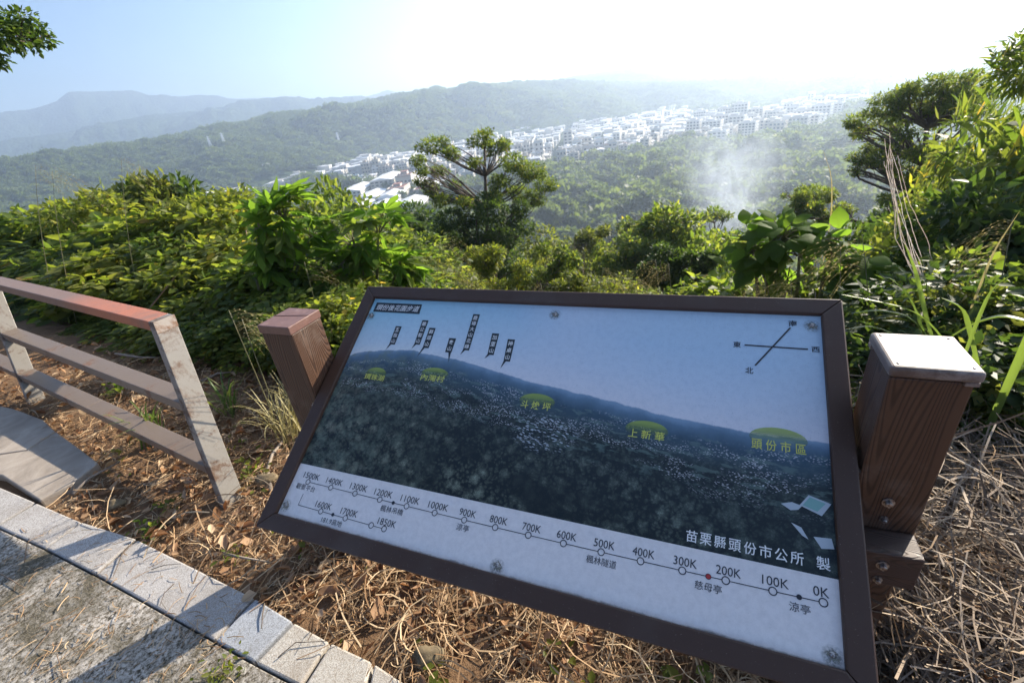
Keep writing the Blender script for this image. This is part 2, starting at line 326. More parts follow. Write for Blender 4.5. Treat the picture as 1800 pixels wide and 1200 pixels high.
# the printed panorama (flat print): x 0..1.5, y 0..0.826 in the panel's own space
def panorama():
    k = NB('printed_panorama'); v = k.coord('Object'); sx = k.n('ShaderNodeSeparateXYZ', {0: v}); U, V = sx.outputs[0], sx.outputs[1]
    fc = k.n('ShaderNodeFloatCurve', {1: k.math('DIVIDE', U, 1.5)}); cu = fc.mapping.curves[0]
    P = [(0, .567), (.03, .585), (.12, .605), (.168, .613), (.22, .602), (.33, .582), (.447, .547), (.567, .522), (.68, .498), (.806, .4715), (.914, .462), (1, .462)]
    cu.points[0].location = P[0]; cu.points[1].location = P[-1]
    for p in P[1:-1]: cu.points.new(*p)
    fc.mapping.update()
    hz = k.math('ADD', fc.outputs[0], k.math('MULTIPLY', k.math('SUBTRACT', k.noise(v, 14, 5, .6), .5), .022))
    d = k.math('SUBTRACT', V, hz)                                  # + above the skyline
    grad = k.math('DIVIDE', d, .36, clamp=True)
    sl = k.ramp(grad, [(0, (.66, .70, .70)), (.12, (.54, .66, .72)), (.5, (.33, .57, .66)), (1, (.21, .48, .60))])
    sr_ = k.ramp(grad, [(0, (.68, .66, .68)), (.3, (.54, .62, .70)), (.6, (.44, .58, .69)), (1, (.43, .58, .68))])
    side = k.ramp(k.math('DIVIDE', U, 1.5), [(.1, 0.), (.5, 1.)]); s_ = k.mix(side, sl, sr_)
    refl = k.math('MULTIPLY', k.ramp(k.math('DIVIDE', U, 1.5), [(.40, 0.), (.54, 1.), (.72, .25), (1., .1)]), k.ramp(grad, [(.3, .15), (1, .6)]))
    s_ = k.mix(refl, s_, (.66, .66, .70))  # pale reflection on the panel's upper middle, painted into the printed sky
    s_ = k.mix(k.math('MULTIPLY', k.ramp(k.noise(v, 420, 2, .6), [(.5, 0.), (.62, 1.)]), .10), s_, (.7, .74, .8))
    s_ = k.mix(k.math('MULTIPLY', k.ramp(k.noise(v, 55, 6, .75), [(.45, 0.), (.7, 1.)]), .18), s_, (.15, .25, .36))
    t = k.math('MULTIPLY', d, -1.)                                 # depth below skyline
    tn = k.math('ADD', t, k.math('MULTIPLY', k.math('SUBTRACT', k.noise(v, 9, 5, .6), .5), .05))
    g = k.ramp(k.math('DIVIDE', tn, .4), [(0., (.20, .30, .40)), (.04, (.12, .20, .28)), (.13, (.05, .10, .15)), (.2, (.08, .14, .18)), (.34, (.035, .06, .075)), (.6, (.022, .038, .045)), (1, (.028, .045, .048))])
    wv_ = k.n('ShaderNodeVectorMath', {0: v}, operation='ADD'); nc = k.n('ShaderNodeTexNoise', {'Vector': v}); nc.inputs['Scale'].default_value = 60; nc.inputs['Detail'].default_value = 5
    sc3 = k.n('ShaderNodeVectorMath', {0: nc.outputs[1]}, operation='SCALE'); sc3.inputs['Scale'].default_value = .022; k.t.links.new(sc3.outputs[0], wv_.inputs[1])
    dk = k.math('DIVIDE', tn, .12, clamp=True)
    near = k.ramp(k.math('DIVIDE', tn, .4), [(.2, 0.), (.7, 1.)])
    cr1 = k.ramp(k.vor(wv_.outputs[0], 26), [(.03, 1.), (.5, 0.)]); cr2 = k.ramp(k.vor(wv_.outputs[0], 90), [(.05, 1.), (.6, 0.)]); fine = k.ramp(k.noise(v, 230, 6, .85), [(.44, 0.), (.58, 1.)])
    lum = k.math('MULTIPLY', k.math('ADD', k.math('MULTIPLY', k.math('MULTIPLY', cr1, near), .68), k.math('MULTIPLY', cr2, .32)), k.math('ADD', k.math('MULTIPLY', fine, .6), .4))
    rl = k.n('ShaderNodeMapping', {0: v}); rl.inputs['Rotation'].default_value = (0, 0, R(28)); rl.inputs['Scale'].default_value = (1, 2.2, 1)
    big = k.ramp(k.noise(rl.outputs[0], 4.5, 7, .68, .6), [(.40, .10), (.52, .6), (.64, 1.)]); side_c = k.ramp(k.math('DIVIDE', U, 1.5), [(0., (.60, .57, .40)), (.3, (.46, .50, .35)), (1., (.34, .42, .33))])
    fo_ = k.mix(k.math('MULTIPLY', lum, big), (.008, .011, .010), side_c); hz_ = k.ramp(k.math('DIVIDE', tn, .4), [(0., 1.), (.12, .55), (.3, .22), (1., .08)]); fo_ = k.mix(k.math('MULTIPLY', hz_, .5), fo_, (.13, .19, .22)); g = k.mix(dk, g, fo_)
    lft = k.ramp(k.math('DIVIDE', U, 1.5), [(.0, .9), (.26, .35), (.36, 0.)]); g = k.mix(k.math('MULTIPLY', lft, k.ramp(k.noise(v, 22, 7, .75), [(.45, 0.), (.62, .8)])), g, (.16, .20, .15))
    # towns: stretched white specks in a band under the skyline
    cb = k.n('ShaderNodeCombineXYZ', {0: U, 1: k.math('MULTIPLY', d, 3.0)}); mp = cb
    cell = k.vor(cb.outputs[0], 130, out=0); sp_ = k.ramp(cell, [(.26, 1.), (.36, 0.)])
    cz = k.n('ShaderNodeCombineXYZ', {0: U, 1: k.math('MULTIPLY', d, 4.0)}); zone = k.ramp(k.noise(cz.outputs[0], 4.2, 6, .75), [(.49, 0.), (.57, 1.)])
    band = k.ramp(k.math('DIVIDE', t, .25), [(.12, 0.), (.17, 1.), (.55, 1.), (.8, 0.)]); town = k.math('MULTIPLY', k.math('MULTIPLY', sp_, zone), band)
    fl_ = k.math('MULTIPLY', k.math('MULTIPLY', k.ramp(k.noise(cz.outputs[0], 16., 4, .6), [(.55, 0.), (.6, 1.)]), band), .45); g = k.mix(fl_, g, (.15, .22, .19))
    g = k.mix(k.math('MULTIPLY', town, .9), g, (.60, .60, .61))
    # near town block, right of centre-left
    cx = k.math('SUBTRACT', U, .80); cyv = k.math('SUBTRACT', V, .385); rr = k.math('SQRT', k.math('ADD', k.math('MULTIPLY', k.math('MULTIPLY', cx, cx), .35), k.math('MULTIPLY', cyv, cyv)))
    cell2 = k.vor(mp.outputs[0], 70, out=0); blk = k.math('MULTIPLY', k.ramp(rr, [(.045, 1.), (.065, 0.)]), k.ramp(cell2, [(.26, 1.), (.4, 0.)])); g = k.mix(k.math('MULTIPLY', blk, .8), g, (.50, .55, .58))
    whites = k.math('MULTIPLY', k.ramp(k.noise(v, 40, 6, .8), [(.66, 0.), (.7, 1.)]), k.ramp(k.math('DIVIDE', U, 1.5), [(.0, .8), (.25, .6), (.3, .12), (1., .05)]))
    g = k.mix(whites, g, (.50, .50, .50))
    m = k.ramp(k.math('MULTIPLY', d, 260.), [(0., 0.), (1., 1.)])
    c = k.mix(m, g, s_)
    c = k.mix(k.math('MULTIPLY', k.ramp(k.noise(v, 300, 3, .6), [(.64, 0.), (.7, 1.)]), .5), c, (.10, .12, .13))
    return k.fin(k.pbr(c, k.math('ADD', .42, k.math('MULTIPLY', k.noise(v, 30, 4, .6), .15)), spec=.25))
M['panorama'] = panorama()
# ------------------------------------------------------------------ ground sheet
SURF_G = []
def build_ground():
    az = np.concatenate([np.arange(-62, 62, .5), np.arange(62, 298.1, 4)]); az = np.radians(az)
    rr = np.concatenate([[.0], np.arange(.15, 7, .09), np.geomspace(7, 13000, 190)])
    A, RR = np.meshgrid(az, rr, indexing='ij'); x = np.sin(A) * RR; y = np.cos(A) * RR; z = ground_z(x, y)
    x = np.where(RR == 0, 0, x); n, m = A.shape
    v = np.stack([x, y, z], -1).reshape(-1, 3)
    i = np.arange(n - 1)[:, None] * m + np.arange(m - 1)[None]; q = np.stack([i, i + 1, i + 1 + m, i + m], -1).reshape(-1, 4)
    j = (n - 1) * m + np.arange(m - 1); q2 = np.stack([j, j + 1, np.arange(m - 1) + 1, np.arange(m - 1)], -1)
    # the first and last azimuth are the same direction: only join when they differ
    SURF_G.append((v, q)); o = obj('ground', fast_mesh('ground', v, np.concatenate([q, q2]), 4, M['soil'], True)); tag(o, kind='structure')
build_ground()
# ------------------------------------------------------------------ hills: crest lines given as pixels at a real distance
ZTOP = 0.; SURF = []
FOREST = []   # x, y, z, scale
def ridge(name, crest, dist, front, back, seed, rough=14, trees=0, tsc=(8, 13)):
    ae = [azel(*c) for c in crest]; a0 = [a for a, e in ae]; e0 = [e for a, e in ae]
    az = np.linspace(a0[0], a0[-1], 320); el = np.interp(az, a0, e0)
    Dc = np.interp(az, [a0[0], a0[-1]], dist) if hasattr(dist, '__len__') else np.full_like(az, dist)
    hc = CAMH + np.tan(el) * Dc
    s = np.linspace(0, 1.5, 60)
    fade = np.ones_like(az)
    def pt(ai, si, with_noise=True):
        dc = np.interp(ai, az, Dc); h = np.interp(ai, az, hc)
        r = np.where(si < 1, dc - front * (1 - si), dc + back * (si - 1) / .5)
        sh = np.where(si < 1, np.sin(np.clip(si, 0, 1) * 1.5708) ** 1.25, np.cos(np.clip(si - 1, 0, .5) / .5 * 1.5708))
        x = np.sin(ai) * r; y = np.cos(ai) * r
        nz = wav(x, y, 270., seed, 5) * rough * np.sin(np.clip(si, 0, 1) * 3.1416) * 1.5 + wav(x, y, 40., seed + 1, 3) * rough * .12
        base = FLOOR - 10
        return x, y, base + (h - base) * sh + nz
    A, S = np.meshgrid(az, s, indexing='ij'); x, y, z = pt(A, S); n, m = A.shape
    v = np.stack([x, y, z], -1).reshape(-1, 3); i = np.arange(n - 1)[:, None] * m + np.arange(m - 1)[None]
    q = np.stack([i, i + 1, i + 1 + m, i + m], -1).reshape(-1, 4)
    global ZTOP; ZTOP = max(ZTOP, v[:, 2].max()); SURF.append((v, q))
    o = obj(name, fast_mesh(name, v, q, 4, M['hill'], True)); tag(o, kind='structure')
    if trees:
        ai = rng.uniform(az[0], az[-1], trees); si = rng.uniform(.12, 1.04, trees) ** .9
        x, y, z = pt(ai, si); sc_ = rng.uniform(*tsc, trees) / 8.
        FOREST.append(np.stack([x, y, z - .5, sc_], 1))
ridge('wooded_ridge', [(-260, 345), (-100, 320), (0, 303), (100, 280), (190, 262), (240, 262), (300, 252), (385, 228), (430, 225), (480, 208), (540, 203), (600, 195), (690, 175), (740, 166), (770, 160), (800, 165), (850, 158), (910, 150), (1000, 150), (1060, 152), (1150, 150), (1250, 152), (1400, 138), (1600, 112), (1850, 80), (2000, 60)],
      (900, 1550), 400, 430, 11, 13, 17000, (8, 13))
ridge('hills', [(650, 200), (750, 175), (830, 164), (900, 155), (940, 145), (1010, 137), (1060, 132), (1120, 129), (1180, 133), (1250, 128), (1350, 120), (1500, 105), (1700, 90), (1850, 78), (2050, 50)], 1680, 300, 300, 21, 9)
ridge('mountain_range', [(880, 165), (930, 150), (1010, 133), (1100, 122), (1135, 112), (1155, 109), (1190, 116), (1230, 112), (1290, 100), (1340, 94), (1400, 85), (1440, 82), (1500, 78), (1560, 87), (1610, 84), (1640, 78), (1650, 66), (1672, 63), (1682, 70), (1720, 68), (1800, 62), (1950, 50), (2100, 30)], 1950, 260, 300, 31, 8)
ridge('high_mountains', [(1560, 120), (1620, 80), (1690, 58), (1740, 49), (1800, 47), (1900, 44), (2050, 30)], 2400, 400, 400, 35, 8)
ridge('near_mountains', [(-350, 300), (-100, 264), (0, 250), (60, 242), (110, 235), (190, 215), (270, 203), (340, 196), (400, 188), (460, 176), (500, 170), (560, 175), (640, 173), (720, 176), (800, 190), (900, 200)], 2300, 560, 430, 41, 21)
ridge('far_mountains', [(-350, 240), (-100, 206), (0, 199), (50, 195), (75, 187), (100, 178), (118, 163), (160, 163), (200, 160), (235, 161), (260, 168), (300, 172), (350, 167), (380, 168), (400, 175), (480, 172), (560, 178), (640, 171), (680, 161), (720, 166), (780, 185), (860, 200)], 3000, 560, 560, 51, 18)

from mathutils.bvhtree import BVHTree
TREES_BVH = [BVHTree.FromPolygons(v.tolist(), q.tolist()) for v, q in SURF_G + SURF]
def land(px, py):      # where the sight line meets the land
    d = Vector(ray(px, py)).normalized(); best = None
    for t in TREES_BVH:
        h = t.ray_cast(Vector(CAM), d)
        if h[0] is not None and (best is None or h[3] < best[3]): best = h
    return np.array(best[0]) if best else atr(px, py, 1500)
# ------------------------------------------------------------------ foliage meshes
def leafcloud(c, ax, nr, L, W, kind='ovate', droop=.0):
    """c,ax,nr Nx3; L,W arrays. returns verts, faces(3)"""
    ax = ax / (np.linalg.norm(ax, axis=1, keepdims=True) + 1e-9)
    sd = np.cross(ax, nr); sd /= np.linalg.norm(sd, axis=1, keepdims=True) + 1e-9; nr = np.cross(sd, ax)
    if kind == 'ovate': T = np.array([(0, 0, 0), (.35, .5, .06), (.35, -.5, .06), (.75, .3, 0), (.75, -.3, 0), (1, 0, -.12), (.45, 0, -.04)]); F = [(0, 6, 1), (0, 2, 6), (1, 6, 3), (2, 4, 6), (3, 6, 5), (6, 4, 5)]
    elif kind == 'simple': T = np.array([(0, 0, 0), (.45, .5, .05), (.45, -.5, .05), (1, 0, -.08)]); F = [(0, 3, 1), (0, 2, 3)]
    elif kind == 'lance': T = np.array([(0, 0, 0), (.3, .5, .02), (.3, -.5, .02), (.7, .3, -.05), (.7, -.3, -.05), (1, 0, -.2)]); F = [(0, 2, 1), (1, 2, 3), (3, 2, 4), (3, 4, 5)]
    T = T.astype(float)
    V = c[:, None] + ax[:, None] * (T[None, :, 0:1] * L[:, None, None]) + sd[:, None] * (T[None, :, 1:2] * W[:, None, None]) + nr[:, None] * (T[None, :, 2:3] * L[:, None, None])
    n, m = V.shape[:2]; F = (np.array(F)[None] + (np.arange(n) * m)[:, None, None]).reshape(-1, 3)
    return V.reshape(-1, 3), F
def rdir(n):
    d = rng.normal(size=(n, 3)); return d / np.linalg.norm(d, axis=1, keepdims=True)
def clump_leaves(cs, rs, n_each, leaf, kind, flat=1., upb=.35, ratio=.45, shell=.5):
    C, A, N = [], [], []
    for (c, r) in zip(cs, rs):
        n = max(8, int(n_each * (r ** 2) / (np.mean(np.square(rs)))))
        d = rdir(n); rad = r * (shell + (1 - shell) * rng.random(n) ** .5)[:, None] * (1 + .18 * np.sin(d[:, :1] * 5 + d[:, 1:2] * 7 + c[0] * 9))
        p = d * rad; p[:, 2] *= flat
        C.append(np.asarray(c) + p); A.append(d * .8 + rdir(n) * .7 + np.array([0, 0, -.15])); N.append(d * .5 + rdir(n) * .5 + np.array([0, 0, upb + .4]))
    C = np.concatenate(C); A = np.concatenate(A); N = np.concatenate(N); n = len(C)
    L = leaf * rng.uniform(.6, 1.25, n); return leafcloud(C, A, N, L, L * ratio * rng.uniform(.8, 1.2, n), kind)
def foliage(name, cs, rs, n_each, leaf, kind, mat, **kw):
    v, f = clump_leaves(cs, rs, n_each, leaf, kind, **kw); return fast_mesh(name, v, f, 3, mat)
def branch_path(a, b, bend=.12, n=4):
    a = np.asarray(a, float); b = np.asarray(b, float); L = np.linalg.norm(b - a); o = rng.normal(size=3) * L * bend; o[2] = abs(o[2]) * .4
    return [a + (b - a) * t + o * math.sin(t * 3.1416) for t in np.linspace(0, 1, n)]
def wood(base, fork, tips, r0, n=6, mb=None):
    mb = mb or MB(); base = np.asarray(base, float); fork = np.asarray(fork, float)
    mb.tube(branch_path(base, fork, .05, 5), np.linspace(r0, r0 * .62, 5), n)
    lim = []
    for t in tips:
        t = np.asarray(t, float)
        h = rng.uniform(.45, 1.); st = base + (fork - base) * h
        p = branch_path(st, t, .10, 4); mb.tube(p, [r0 * .42, r0 * .3, r0 * .2, r0 * .08], 5, cap=False)
    return mb
# a loose leafy tree as unit thing (height about 1 in z for scaling)
def tree_meshes(seed, h, spread, nclump, leaf, kind, mat, n_each, flat=.7, low=.35, ratio=.45):
    cs, rs = [], []
    for i in range(nclump):
        a = rng.uniform(0, 6.283); q = math.sqrt(rng.random()); zz = low + (1 - low) * rng.random()
        env = math.sin(min(1, max(0, (zz - low + .12) / (1.08 - low))) * 3.0) ** .6
        cs.append((math.cos(a) * q * spread * env, math.sin(a) * q * spread * env, zz * h)); rs.append(spread * rng.uniform(.26, .42))
    fm = foliage('crown', cs, rs, n_each, leaf, kind, mat, flat=flat, ratio=ratio)
    mb = wood((0, 0, -.3), (rng.normal() * .1, rng.normal() * .1, h * .6), cs[::2], h * .022)
    return fm, mesh('trunk', mb.v, mb.f, M['bark'], True)
VAR = []
VAR.append(tree_meshes(0, 6., 2.3, 16, .26, 'simple', M['leaf_mix'], 420))
VAR.append(tree_meshes(1, 5.5, 2.6, 18, .24, 'simple', M['leaf_olive'], 400, flat=.6))
VAR.append(tree_meshes(2, 6.5, 2.0, 15, .24, 'simple', M['leaf_dark'], 480))
VAR.append(tree_meshes(3, 4.5, 2.2, 14, .24, 'simple', M['leaf_yellow'], 420))
LAB = ['mid green leafy tree on the slope below the viewpoint', 'olive green spreading tree on the slope below the viewpoint', 'dark green dense tree on the slope below the viewpoint', 'yellow green bushy tree on the slope below the viewpoint']
def put_tree(vi, x, y, s, rz, label, name='tree', group=None, zoff=0., sz=1.):
    z = float(ground_z(x, y)) + zoff
    t = empty(name, (x, y, z), label, 'tree', group, rz); t.scale = (s, s, s * sz)
    obj('trunk', VAR[vi][1], t); obj('crown', VAR[vi][0], t); return t
# trees on the slope just below (13-70 m), tops kept under the sight line where the photo shows the valley
def treelab(vi, x, y, r):
    u = math.degrees(math.atan2(x, y)); z_ = next(s for lim, s in ((-33, 'behind the left thicket'), (-20, 'behind the left lobed leaf plant'), (-8, 'behind the right lobed leaf plant'), (2, 'round the vine covered tree'), (12, 'among the bare trees'), (22, 'below the smoke'), (32, 'behind the oval leaved plant'), (99, 'round the feathery tree')) if u < lim)
    return LAB[vi].replace(' on the slope below the viewpoint', '') + ' ' + z_ + (', upslope' if r < 28 else ', midslope' if r < 48 else ', far downslope')
cnt = 0; placed = []
tries = 0
while cnt < 150 and tries < 6000:
    tries += 1
    az_ = R(rng.uniform(-47, 50)); r = 13 + 60 * rng.random() ** .8; x, y = math.sin(az_) * r, math.cos(az_) * r
    sp_ = 2.6 + r * .03
    if any((x - a) ** 2 + (y - b) ** 2 < sp_ ** 2 for a, b in placed): continue
    z = float(ground_z(x, y)); vi = rng.choice(4, p=[.34, .26, .22, .18]); s = rng.uniform(.7, 1.15)
    top = z + 6. * s; lim = CAMH - r * math.tan(R(14.5 if az_ > R(-4) else 8.5))
    if top > lim:
        s = (lim - z) / 6.
        if s < .35: continue
    placed.append((x, y)); put_tree(vi, x, y, s, rng.uniform(0, 6), treelab(vi, x, y, r), group='trees on the slope below the sign'); cnt += 1
# ------------------------------------------------------------------ valley forest (a mass, instanced crowns)
def far_crown(seed, rx, rz, n):
    cs, rs = [], []
    for i in range(9):
        d = rdir(1)[0]; d[2] = abs(d[2]); cs.append((d[0] * rx * .6, d[1] * rx * .6, rz * (.75 + .55 * d[2]))); rs.append(rx * rng.uniform(.38, .55))
    v, f = clump_leaves(cs, rs, n // 9, rx * .42, 'simple', flat=.8, upb=.5, ratio=.8, shell=.75)
    return fast_mesh('crown_kind', v, f, 3, M['far_leaf'])
kinds = bpy.data.collections.new('crown_kinds')
for i, a in enumerate([(4., 4., 420), (4.6, 3.4, 420), (3.4, 4.8, 380), (4., 3., 380)]):
    kinds.objects.link(bpy.data.objects.new('crown_kind', far_crown(i, *a)))
TOWN_POLY = []   # filled below before scattering
def poly_px(pts, z=None): return np.array([onz(px, py, FLOOR + 2)[:2] for px, py in pts])
def inside(P, x, y):
    c = np.zeros(np.shape(x), bool); j = len(P) - 1
    for i in range(len(P)):
        cond = ((P[i, 1] > y) != (P[j, 1] > y)) & (x < (P[j, 0] - P[i, 0]) * (y - P[i, 1]) / (P[j, 1] - P[i, 1] + 1e-12) + P[i, 0]); c ^= cond; j = i
    return c
# town quarters: pixel outline on the valley floor, lot sizes (m), kind of house
TOWN = [
 ('factory', [(612, 345), (720, 308), (770, 322), (775, 362), (700, 376), (640, 372)], (24, 30), .85, 'long white-roofed shed in the near industrial block of the town'),
 ('shed', [(352, 358), (460, 322), (560, 296), (566, 308), (470, 336), (380, 362)], (18, 26), .9, 'long pale shed in the row at the foot of the wooded ridge'),
 ('house', [(262, 342), (300, 322), (335, 322), (325, 345)], (11, 16), .9, 'small white house in the cluster at the left foot of the ridge'),
 ('house', [(560, 316), (590, 290), (680, 252), (770, 234), (790, 262), (750, 292), (690, 302), (630, 322)], (10, 13), .95, 'small white house in the left quarter of the valley town'),
 ('house', [(770, 238), (830, 220), (930, 196), (1010, 198), (1060, 218), (1095, 270), (1020, 285), (950, 296), (880, 302), (790, 272)], (12, 15), .9, 'small white house packed in the middle quarter of the valley town'),
 ('house', [(625, 322), (700, 296), (790, 268), (900, 300), (840, 322), (770, 318), (700, 304)], (13, 17), .6, 'small white house between the sheds and the middle quarter'),
 ('house', [(1060, 222), (1110, 196), (1190, 186), (1215, 205), (1215, 245), (1130, 268), (1098, 270)], (12, 16), .9, 'small white house in the hazy quarter beside the river woods'),
 ('flats', [(1210, 240), (1225, 215), (1330, 200), (1345, 232), (1300, 245), (1225, 255)], (19, 24), .9, 'white apartment house in the nearer row on the valley edge'),
 ('flats', [(1350, 236), (1360, 205), (1460, 190), (1475, 212), (1440, 232)], (19, 24), .95, 'pale apartment house in the right hand row on the valley edge'),
 ('shed', [(860, 208), (960, 188), (1080, 178), (1085, 186), (965, 197), (870, 218)], (34, 40), .22, 'long pale hall in the fields beyond the middle quarter'),
 ('house', [(1300, 205), (1400, 184), (1520, 172), (1525, 182), (1440, 196), (1330, 213)], (13, 18), .8, 'white house in the sunlit terrace row above the apartments'),
 ('house', [(1335, 165), (1440, 140), (1560, 132), (1570, 142), (1450, 158), (1350, 178)], (26, 40), .7, 'hazy white building in the far upper quarter of the town'),
 ('house', [(1740, 170), (1800, 145), (1850, 140), (1850, 175), (1790, 190)], (15, 20), .8, 'white building of the town seen behind the right hand tree'),
]
for t in TOWN: TOWN_POLY.append(poly_px(t[1]))
def grow(P, k): c = P.mean(0); d = P - c; return c + d * (1 + k / (np.linalg.norm(d, axis=1, keepdims=True) + 1e-6))
def shift(P): c = P.mean(0); return P * (1 - 16. / np.linalg.norm(c))
GP = [grow(P, 5.) for P in TOWN_POLY] + [shift(grow(P, 5.)) for P in TOWN_POLY]
# forest points on the valley floor and slope
def scatter_valley():
    out = []
    for r0, r1, dens in ((62, 130, 1 / 30.), (130, 300, 1 / 52.), (300, 620, 1 / 62.), (620, 1300, 1 / 100.)):
        a0, a1 = R(-52), R(54); area = .5 * (r1 ** 2 - r0 ** 2) * (a1 - a0); n = int(area * dens)
        r = np.sqrt(rng.uniform(r0 ** 2, r1 ** 2, n)); a = rng.uniform(a0, a1, n); x = np.sin(a) * r; y = np.cos(a) * r
        keep = np.ones(n, bool)
        for P in GP: keep &= ~inside(P, x, y)
        gap = wav(x, y, 90., 77) ; keep &= (gap < .62) | (rng.random(n) < .25)
        x, y, r = x[keep], y[keep], r[keep]; z = ground_z(x, y)
        s = rng.uniform(.55, 1.0, len(x)) ** 1.5 * (1.2 if r0 < 100 else 1.9)
        if r0 < 100: s *= .75
        z = z - 1.2 + wav(x, y, 45., 88) * 3.5
        out.append(np.stack([x, y, z, s], 1))
    return out
FOREST += scatter_valley()
# trees scattered between the houses
for P in TOWN_POLY:
    mn, mx_ = P.min(0), P.max(0); ar = np.prod(mx_ - mn); n = int(ar / 190.); x = rng.uniform(mn[0], mx_[0], n); y = rng.uniform(mn[1], mx_[1], n); kp = inside(P, x, y); x, y = x[kp], y[kp]
    FOREST.append(np.stack([x, y, ground_z(x, y) - 1, rng.uniform(.5, .95, len(x))], 1))
def instancer(name, pts, coll, sname='s', yaw=True):
    me = bpy.data.meshes.new(name); me.vertices.add(len(pts)); me.vertices.foreach_set('co', pts[:, :3].astype(np.float32).ravel())
    a = me.attributes.new('s', 'FLOAT', 'POINT'); a.data.foreach_set('value', pts[:, 3].astype(np.float32))
    o = obj(name, me); g = bpy.data.node_groups.new(name, 'GeometryNodeTree')
    g.interface.new_socket('Geometry', in_out='INPUT', socket_type='NodeSocketGeometry'); g.interface.new_socket('Geometry', in_out='OUTPUT', socket_type='NodeSocketGeometry')
    gi = g.nodes.new('NodeGroupInput'); go = g.nodes.new('NodeGroupOutput'); ip = g.nodes.new('GeometryNodeInstanceOnPoints')
    ci = g.nodes.new('GeometryNodeCollectionInfo'); ci.inputs[0].default_value = coll; ci.inputs['Separate Children'].default_value = True; ci.inputs['Reset Children'].default_value = True
    na = g.nodes.new('GeometryNodeInputNamedAttribute'); na.data_type = 'FLOAT'; na.inputs[0].default_value = 's'
    rv = g.nodes.new('FunctionNodeRandomValue'); rv.data_type = 'FLOAT_VECTOR'; rv.inputs[0].default_value = (-.12, -.12, 0); rv.inputs[1].default_value = (.12, .12, 6.283)
    l = g.links.new; l(gi.outputs[0], ip.inputs['Points']); l(ci.outputs[0], ip.inputs['Instance']); ip.inputs['Pick Instance'].default_value = True
    l(rv.outputs[0], ip.inputs['Rotation']); l(na.outputs[0], ip.inputs['Scale']); l(ip.outputs[0], go.inputs[0])
    m = o.modifiers.new('scatter', 'NODES'); m.node_group = g; return o
allp = np.concatenate(FOREST)
tag(instancer('valley_forest', allp, kinds), 'hazy green woodland covering the valley and the ridge', 'forest', kind='stuff')
print('forest points', len(allp))
# ------------------------------------------------------------------ town
def wmat(name, c, n=.15):
    k = NB(name); oi = k.n('ShaderNodeObjectInfo').outputs['Random']; c2 = tuple(x * (1 - n * 2) for x in c)
    if n > .05: c = k.ramp(oi, [(0, c), (.35, tuple(x * .92 for x in c)), (.55, (c[0] * .85, c[1] * .78, c[2] * .68)), (.75, (c[0] * .62, c[1] * .64, c[2] * .66)), (1, c)])
    return k.fin(k.pbr(k.mix(k.math('MULTIPLY', k.noise(k.coord('Object'), .6, 4, .6), .6), c, c2), .7))
M['wall_a'] = wmat('white_render', (.66, .64, .60)); M['wall_b'] = wmat('cream_render', (.55, .50, .43)); M['wall_c'] = wmat('grey_render', (.42, .42, .42))
M['roof_b'] = wmat('blue_sheet_roof', (.20, .33, .42), .05); M['roof_w'] = wmat('white_sheet_roof', (.78, .77, .75), .05); M['roof_r'] = wmat('rust_sheet_roof', (.36, .13, .08)); M['roof_g'] = wmat('grey_roof', (.48, .48, .48)); M['glass'] = flat('window_dark', (.03, .035, .04), .15)
